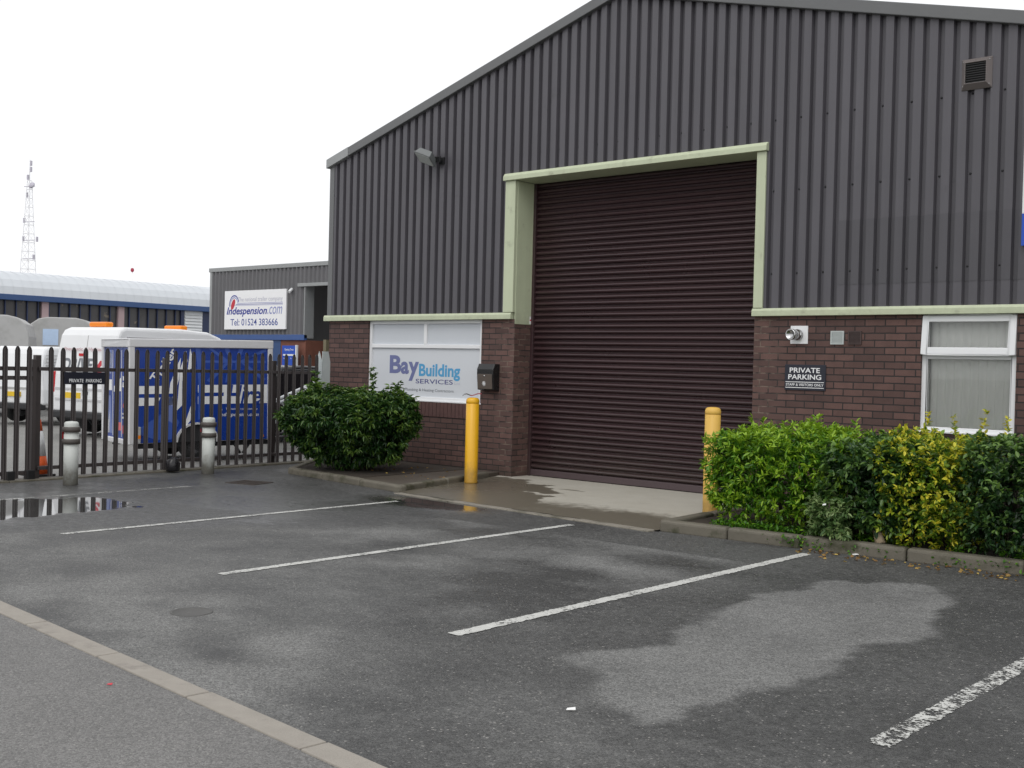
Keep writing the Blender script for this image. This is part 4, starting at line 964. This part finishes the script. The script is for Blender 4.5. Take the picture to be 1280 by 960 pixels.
L = MB(); text_into(L, 'Opening Times', (0, -.061, 0), ux, uz, (.12, .55, 1.80, 1.885), 0, .01); L.box(.05, .60, -.0625, -.0615, 1.66, 1.71)
text_into(L, 'Mon', (0, -.061, 0), ux, uz, (.08, .18, 1.56, 1.60), 0, .01); text_into(L, '9 - 5', (0, -.061, 0), ux, uz, (.40, .55, 1.56, 1.60), 0, .01)
L.build('lettering', M['white_ink'], s3)

# ------------------------------------------------------------------ the far hall
hx = -45.37
hall = empty('far_hall', (hx, 0, 0), 0, 'long hall with pale curved roof, blue fascia and strip of dark windows', 'industrial hall')
h = MB(); prof = [(.30, 4.42), (.22, 4.8), (-.02, 5.15), (-.45, 5.45), (-1.2, 5.62), (-4, 5.74), (-10, 5.82), (-20, 5.85), (-20, 4.42)]
h.prism(prof, 1, -45, 31); ro = h.build('curved_roof', M['hallroof'], hall)
h = MB()
y = -44
while y < 26:
    vs = []
    for (x, z) in prof[:5]: vs += [(x + .006, y, z + .006), (x + .006, y + .05, z + .006)]
    h.add(vs, [(2 * k, 2 * k + 1, 2 * k + 3, 2 * k + 2) for k in range(4)]); y += .5
h.build('roof_seam', simple('roof_seam_grey', (.59, .62, .65), .6), hall)
h = MB(); h.box(-.2, .34, -45, 31, 4.14, 4.42); h.build('fascia', M['hallblue'], hall, bevel=.02)
h = MB(); h.box(-.3, .0, -45, 24.05, 0, 2.85); sinus_wall = h.build('lower_wall', M['louvre'], hall)
h = MB(); h.box(-.1, .06, -45, 24.05, 2.85, 3.02); h.box(-.1, .06, 24.0, 24.2, 2.85, 4.2)
y = -44.6
while y < 24:
    h.box(-.05, .05, y - .022, y + .022, 3.02, 4.14); y += .555
h.build('window_frame', M['darkblue'], hall)
h = MB(); h.box(-.12, -.06, -45, 24, 3.02, 4.14); h.build('window_glass', simple('hall_window_glass', (.060, .058, .060), .3, var=.45, vs=1.6, dirt=(.20, .165, .125), dirt_lo=.62, dirt_hi=.66, ds=1.3), hall)
h = MB()
for y in (-.5, 3.65, 7.8, 11.9, 16.05, 20.2): MB().box(-.05, .12, y, y + .34, 3.0, 4.16).build('column', M['pink'], hall)
h = MB()
for k in range(12): h.prism([(.0, 2.2 + k * .17), (.09, 2.22 + k * .17), (.02, 2.36 + k * .17), (.0, 2.36 + k * .17)], 1, 24.25, 25.35)
h.box(-.1, 0, 24.2, 25.4, 0, 4.2); h.build('louvre_panel', M['louvre'], hall)
MB().box(-.15, -.02, 25.4, 26.2, 0, 4.2).build('blue_door', M['darkblue'], hall)
bl = empty('roof_beacon', (-53.4, 25.75, 6.83), 0, 'tiny red warning lamp above the pale curved roof', 'lamp')
MB().lathe([(.02, -.18), (.10, -.10), (.10, 0), (.07, .07), (.001, .09)], 12).build('lamp_globe', simple('dull_red_globe', (.35, .03, .06), .4), bl)
MB().tube([(0, 0, -.08), (0, 0, -1.1)], .012, 6).build('stem', M['mast'], bl)

# lattice mast
ms = empty('lattice_mast', (-136.5, 59.7, 0), R(20), 'tall haze-pale lattice radio mast far behind the curved roof', 'radio mast')
H = 27.0
def wid(z): return 1.15 - .95 * min(1, z / 24)
lat = MB()
lv = [i * 1.15 for i in range(22)]
cs = lambda z: [Vector((sx * wid(z), sy * wid(z), z)) for sx, sy in ((-1, -1), (1, -1), (1, 1), (-1, 1))]
for a, b in zip(lv[:-1], lv[1:]):
    A, B = cs(a), cs(b)
    for k in range(4):
        lat.tube([A[k], B[k]], .05, 4, caps=False); lat.tube([A[k], B[(k + 1) % 4]], .022, 4, caps=False); lat.tube([B[k], B[(k + 1) % 4]], .022, 4, caps=False)
lat.tube([(0, 0, 24), (0, 0, H)], .05, 5); lat.build('lattice', M['mast'], ms)
lat = MB()
for z in (14.0, 16.4, 18.8, 23.4): lat.box(-.9, .9, -.04, .04, z - .04, z + .04)
lat.build('cross_arm', M['mastdark'], ms)
lat = MB()
for z, x in ((14.2, .9), (16.6, -.9), (16.5, 1.4), (19.0, -.8), (22.3, -.4), (24.6, -.3), (25.6, .2), (26.4, .2)): lat.box(x - .11, x + .11, -.1, .1, z - .32, z + .32)
lat.build('antenna_panel', M['mastdark'], ms)
MB().lathe([(.45, 0), (.36, .16), (.001, .22)], 14, M=Matrix.Translation((.5, -.1, 23.5)) @ Matrix.Rotation(R(70), 4, 'X')).build('dish', M['mastdark'], ms)

# ------------------------------------------------------------------ shrubs
from mathutils import noise as mnoise
def leaf_mesh(name, mat, base, dr, length, width, tint, parent, droop=.25, fold=.22):
    n = len(base); dr = dr / np.linalg.norm(dr, axis=1, keepdims=True)
    up = np.tile([0, 0, 1.0], (n, 1)) + rng.normal(0, .45, (n, 3))
    side = np.cross(dr, up); side /= np.linalg.norm(side, axis=1, keepdims=True) + 1e-9
    nr = np.cross(side, dr)
    L = length[:, None]; W = width[:, None]
    dp = nr * L * droop
    V = np.stack([base, base + dr * L * .32 - side * W * .5 + nr * W * fold, base + dr * L * .68 - side * W * .42 + nr * W * fold - dp * .45, base + dr * L - dp,
                  base + dr * L * .68 + side * W * .42 + nr * W * fold - dp * .45, base + dr * L * .32 + side * W * .5 + nr * W * fold], 1).reshape(-1, 3)
    i = np.arange(n)[:, None] * 6
    F = np.concatenate([i + [0, 1, 2, 3], i + [0, 3, 4, 5]], 0)
    me = bpy.data.meshes.new(name); me.from_pydata(V.tolist(), [], F.tolist())
    a = me.attributes.new('tint', 'FLOAT', 'POINT'); a.data.foreach_set('value', np.repeat(tint, 6).astype(np.float32))
    me.materials.append(mat); me.polygons.foreach_set('use_smooth', [True] * len(me.polygons)); me.update()
    o = bpy.data.objects.new(name, me); col.objects.link(o); o.parent = parent; return o

def shrub(name, loc, half, n_exp, shoots, per, ll, lw, mat, label, cat, group=None, up=.35, spread=.9, depth=.35, bumpy=.08, droop=.25, tints=(.3, .2), tip_hi=.35, sprigs=(), stems=6, taper=0.0, lump=.06, zlift=0.0):
    e = empty(name, loc, 0, label, cat, group)
    a, b, c = half
    # points over the box faces, drawn onto the rounded box
    area = np.array([b * c, b * c, a * c, a * c, a * b, a * b * .35]); pick = rng.choice(6, shoots, p=area / area.sum())
    u = rng.uniform(-1, 1, (shoots, 2)); P = np.empty((shoots, 3))
    for k in range(6):
        s = pick == k; ax = k // 2; sg = (1, -1)[k % 2]; o2 = [i for i in range(3) if i != ax]
        P[s, ax] = sg; P[s, o2[0]] = u[s, 0]; P[s, o2[1]] = u[s, 1]
    r = (np.abs(P) ** n_exp).sum(1) ** (-1 / n_exp); P = P * r[:, None]
    N = np.sign(P) * np.abs(P) ** (n_exp - 1) / np.array([a, b, c]); N /= np.linalg.norm(N, axis=1, keepdims=True)
    P = P * np.array([a, b, c]); P[:, 2] += c
    if taper: P[:, :2] *= (1 - taper * np.clip(1 - P[:, 2] / (2 * c) * 1.6, 0, 1))[:, None]
    q = np.array([mnoise.noise(Vector((p[0] * 3.2 + loc[0] * 3, p[1] * 3.2, p[2] * 3.2))) + .6 * mnoise.noise(Vector((p[0] * 9, p[1] * 9 + loc[0], p[2] * 9))) for p in P])
    ins = rng.random(shoots) ** 1.6 * depth
    q2 = np.array([mnoise.noise(Vector((p[0] * 1.5 + loc[0] * 2, p[1] * 1.5 + 4, p[2] * 2.1))) for p in P]) * lump
    P = P + N * (q * bumpy + q2 - ins)[:, None]
    P[:, 2] += zlift
    D = N + np.array([0, 0, up]) + rng.normal(0, .35, (shoots, 3))
    for (sx, sy, sz, sh) in sprigs:
        for t in np.linspace(0, 1, 4):
            P = np.vstack([P, [[sx + rng.normal(0, .008), sy, sz + sh * t]]]); D = np.vstack([D, [[rng.normal(0, .3), rng.normal(0, .3), 1]]]); ins = np.append(ins, -.03); q = np.append(q, .4)
    D /= np.linalg.norm(D, axis=1, keepdims=True)
    n = len(P)
    B = np.repeat(P, per, 0); Dr = np.repeat(D, per, 0)
    R0 = rng.normal(0, 1, (n * per, 3)); R0 -= Dr * (R0 * Dr).sum(1, keepdims=True); R0 /= np.linalg.norm(R0, axis=1, keepdims=True)
    d = Dr * rng.uniform(.25, 1.1, (n * per, 1)) + R0 * spread
    B = B - Dr * rng.uniform(0, .05, (n * per, 1))
    ln = rng.uniform(.65, 1.15, n * per) * ll; wd = ln / ll * lw * rng.uniform(.8, 1.15, n * per)
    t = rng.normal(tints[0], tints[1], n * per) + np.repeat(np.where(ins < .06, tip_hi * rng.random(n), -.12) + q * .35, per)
    # shoots nearer the outside or pointing up get a paler tint
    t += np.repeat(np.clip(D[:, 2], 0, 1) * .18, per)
    B[:, 2] = np.maximum(B[:, 2], .02)
    leaf_mesh('foliage', mat, B, d, ln, wd, np.clip(t, 0, 1), e, droop)
    st = MB()
    for k in range(stems):
        x = random.uniform(-.55, .55) * a * (1 - taper * .8); y = random.uniform(-.5, .5) * b * (1 - taper * .8)
        pts = [(x * .7, y * .7, -.02)]
        for s in (.3, .6, .85): pts.append((x * (.7 + s * .5) + random.uniform(-.05, .05), y * (.7 + s * .5) + random.uniform(-.05, .05), 2 * c * s + zlift))
        st.tube(pts, [.018, .014, .010, .005], 6)
        for j in range(5):
            p = Vector(pts[random.randint(1, 2)]); st.tube([p, p + Vector((random.uniform(-.3, .3) * a, random.uniform(-.3, .3) * b, random.uniform(.1, .3)))], [.008, .003], 5)
    st.build('stems', M['twig'], e)
    return e

zs_ = .07
shrub('clipped_shrub', (5.19, -1.80, zs_), (.82, .66, .435), 4.8, 3900, 7, .064, .021, M['leaf_green'], 'bright green clipped shrub forming the left end of hedge by the yellow bollard', 'hedge shrub', 'shrubs of the clipped hedge', tints=(.48, .24), tip_hi=.5, bumpy=.07, droop=.15,
      sprigs=[(-.42, .0, .84, .14), (.22, -.2, .84, .2), (.15, -.15, .84, .17), (.18, -.1, .84, .2), (-.1, .2, .84, .14), (.5, .0, .84, .17), (-.6, .1, .82, .17)], stems=7, zlift=.05)
shrub('clipped_shrub', (6.03, -1.94, zs_), (.44, .60, .415), 3.8, 2300, 6, .066, .032, M['leaf_dark'], 'dark green laurel shrub in the hedge between bright green and yellow shrubs', 'hedge shrub', 'shrubs of the clipped hedge', tints=(.38, .22), tip_hi=.4, bumpy=.09, droop=.3, stems=6, zlift=.06)
shrub('variegated_shrub', (5.80, -2.44, zs_), (.22, .18, .20), 2.6, 420, 6, .055, .024, M['leaf_pale'], 'low grey green shrub with pale leaves at the foot of the hedge', 'shrub', None, tints=(.42, .25), bumpy=.1, depth=.22, stems=3)
shrub('clipped_shrub', (6.50, -1.86, zs_), (.42, .70, .475), 3.6, 2400, 7, .050, .024, M['leaf_yellow'], 'yellow variegated shrub in the hedge below the right window', 'hedge shrub', 'shrubs of the clipped hedge', tints=(.32, .32), tip_hi=.5, bumpy=.13, droop=.15,
      sprigs=[(-.30, .45, .95, .16), (-.05, .4, .95, .14), (.16, .55, .95, .20), (.36, .55, .95, .14)], stems=6, zlift=.0)
shrub('clipped_shrub', (7.30, -1.84, zs_), (.52, .72, .47), 4, 2700, 6, .054, .027, M['leaf_dark'], 'dark glossy shrub at the right end of the hedge by photo edge', 'hedge shrub', 'shrubs of the clipped hedge', tints=(.34, .27), tip_hi=.38, bumpy=.10, droop=.25, stems=6, zlift=.0)
shrub('clipped_shrub', (8.4, -1.75, zs_), (.6, .70, .45), 4, 1300, 6, .075, .036, M['leaf_green'], 'green shrub continuing the hedge past the dark glossy shrub', 'hedge shrub', 'shrubs of the clipped hedge', tints=(.35, .2), bumpy=.09, stems=5, zlift=.0)
shrub('laurel_bush', (-1.55, -1.50, .06), (.86, .86, .52), 2.8, 4800, 8, .070, .025, M['leaf_laurel'], 'large rounded dark laurel bush in the kerbed bed before the sign window', 'bush', None, up=.12, spread=1.0, depth=.40, bumpy=.13, droop=.6, tints=(.30, .22), tip_hi=.34,
      sprigs=[(-.42, -.30, 1.06, .24), (-.40, -.26, 1.06, .16), (.22, .15, 1.06, .32), (.20, .2, 1.06, .24), (.60, .3, 1.0, .2), (-.7, -.1, 1.0, .14)], stems=9, taper=.44, lump=.10, zlift=.04)

def scatter_leaves(name, pts, ll, lw, mat, flat, tint, label, cat):
    pts = np.array(pts); n = len(pts)
    d = rng.normal(0, 1, (n, 3)); d[:, 2] = np.abs(d[:, 2]) * flat + .02
    o = leaf_mesh(name, mat, pts, d, rng.uniform(.6, 1.2, n) * ll, rng.uniform(.7, 1.2, n) * lw, np.clip(rng.normal(tint, .25, n), 0, 1), None, .1)
    return tag(o, label, cat, None, 'stuff')
pts = []
for k in range(3200):
    x = random.uniform(4.3, 8.2); y = -2.54 + (x - 4.2) * .062 + abs(random.gauss(0, .14))
    if mnoise.noise(Vector((x * 3.1, 1.7, 0))) + .35 * mnoise.noise(Vector((x * 11, y * 9, 0))) < .02 + .1 * (x > 5.9): continue
    pts.append((x, y, .075 + random.uniform(0, .06)))
for k in range(150):
    x = random.choice([5.55, 5.62, 5.7, 6.2, 6.9, 7.3]) + random.gauss(0, .12); pts.append((x, -2.715 + (x - 4.2) * .066 + random.uniform(-.02, .01), random.uniform(.004, .09)))
scatter_leaves('ground_cover_weeds', pts, .035, .02, M['leaf_green'], .8, .35, 'low green weeds along the kerb under the hedge', 'weeds')
pts = []
for k in range(170):
    x = random.uniform(5.6, 9); pts.append((x, -2.74 + (x - 4.2) * .066 - abs(random.gauss(0, .16)), .006))
for k in range(60): pts.append((random.uniform(-2.6, .2), random.uniform(-1.6, -.3), .068))
scatter_leaves('fallen_leaves', pts, .04, .022, M['leaf_dead'], .06, .5, 'yellow and brown dead leaves scattered below the kerb', 'leaves')

# small litter
def scrap(x, y, w, d, ang, m, label, cat='litter', z=.004):
    vs = [(-w / 2, -d / 2, 0), (w / 2, -d / 2, .004), (w / 2 * .8, d / 2, .010), (-w / 2 * .9, d / 2, .003)]
    mb = MB(); mb.add(vs + [(a, b, c + .002) for a, b, c in vs], [(0, 3, 2, 1), (4, 5, 6, 7), (0, 1, 5, 4), (1, 2, 6, 5), (2, 3, 7, 6), (3, 0, 4, 7)])
    o = mb.build('paper_scrap', m, None, loc=(x, y, z)); o.rotation_euler.z = ang; return tag(o, label, cat)
scrap(7.12, -7.72, .042, .02, .5, M['paper'], 'scrap of white paper on dark tarmac in front of the dry patch')
scrap(6.09, -2.60, .05, .03, .9, M['paper'], 'white crumpled wrapper lying against the kerb under the hedge', z=.006)
scrap(5.83, -2.66, .03, .07, .4, M['paper'], 'white torn tissue caught in the grey green shrub', z=.40)
scrap(5.42, -8.95, .035, .008, .2, M['red_ink'], 'sliver of red plastic on the footpath beside edging strip', z=.008)
o = MB().tube([(0, 0, 0), (.05, .02, .10), (.11, .03, .16)], [.045, .035, .014], 7).build('dead_branch', simple('bleached_wood', (.42, .33, .22), .8, var=.2, vs=15), None, loc=(6.22, -2.40, .09)); o.rotation_euler.z = 2.2
tag(o, 'bleached broken stem lying at the foot of the yellow shrub', 'branch')

# ------------------------------------------------------------------ light: bright overcast
w = bpy.data.worlds.new('World'); scene.world = w; w.use_nodes = True; nt = w.node_tree; bg = nt.nodes['Background']
sky = nt.nodes.new('ShaderNodeTexSky'); sky.sky_type = 'NISHITA'; sky.sun_disc = False; sky.sun_elevation = R(50); sky.sun_rotation = R(160); sky.dust_density = 4; sky.air_density = 1
hs = nt.nodes.new('ShaderNodeHueSaturation'); hs.inputs['Saturation'].default_value = .12; lk(nt, sky.outputs[0], hs.inputs['Color'])
cl = mixc(nt, .82, hs.outputs[0], (12.0, 12.1, 12.35))
lk(nt, cl, bg.inputs['Color']); bg.inputs['Strength'].default_value = .10
sun = bpy.data.lights.new('sun', 'SUN'); sun.energy = .7; sun.angle = R(35); sun.color = (1, .97, .93)
so = bpy.data.objects.new('sun', sun); col.objects.link(so)
el, az_ = R(50), R(160)   # azimuth measured clockwise from +Y
dv = Vector((math.sin(az_) * math.cos(el), math.cos(az_) * math.cos(el), math.sin(el)))
so.rotation_euler = (-dv).to_track_quat('-Z', 'Y').to_euler(); so.location = (0, -20, 30)

# ------------------------------------------------------------------ camera
yaw, pitch, roll, f = -.7185, -.0152, .0246, 1439.4454
fw = Vector((math.sin(yaw) * math.cos(pitch), math.cos(yaw) * math.cos(pitch), math.sin(pitch)))
r = Vector((math.cos(yaw), -math.sin(yaw), 0)); u = r.cross(fw); c, s = math.cos(roll), math.sin(roll)
Rv, Uv = r * c + u * s, -r * s + u * c
cam = bpy.data.cameras.new('camera'); cam.sensor_width = 36; cam.lens = 36 * f / 1280; cam.clip_start = .05; cam.clip_end = 3000
co_ = bpy.data.objects.new('camera', cam); col.objects.link(co_)
mw = Matrix.Identity(4)
for i in range(3): mw[i][0] = Rv[i]; mw[i][1] = Uv[i]; mw[i][2] = -fw[i]
mw.translation = (10.2052, -11.6957, 1.5018); co_.matrix_world = mw
scene.camera = co_
vs_ = scene.view_settings; vs_.view_transform = 'Standard'; vs_.look = 'None'; vs_.exposure = 0; vs_.gamma = 1; vs_.use_curve_mapping = False
scene.cycles.max_bounces = 8; scene.cycles.transparent_max_bounces = 12; scene.cycles.use_denoising = True
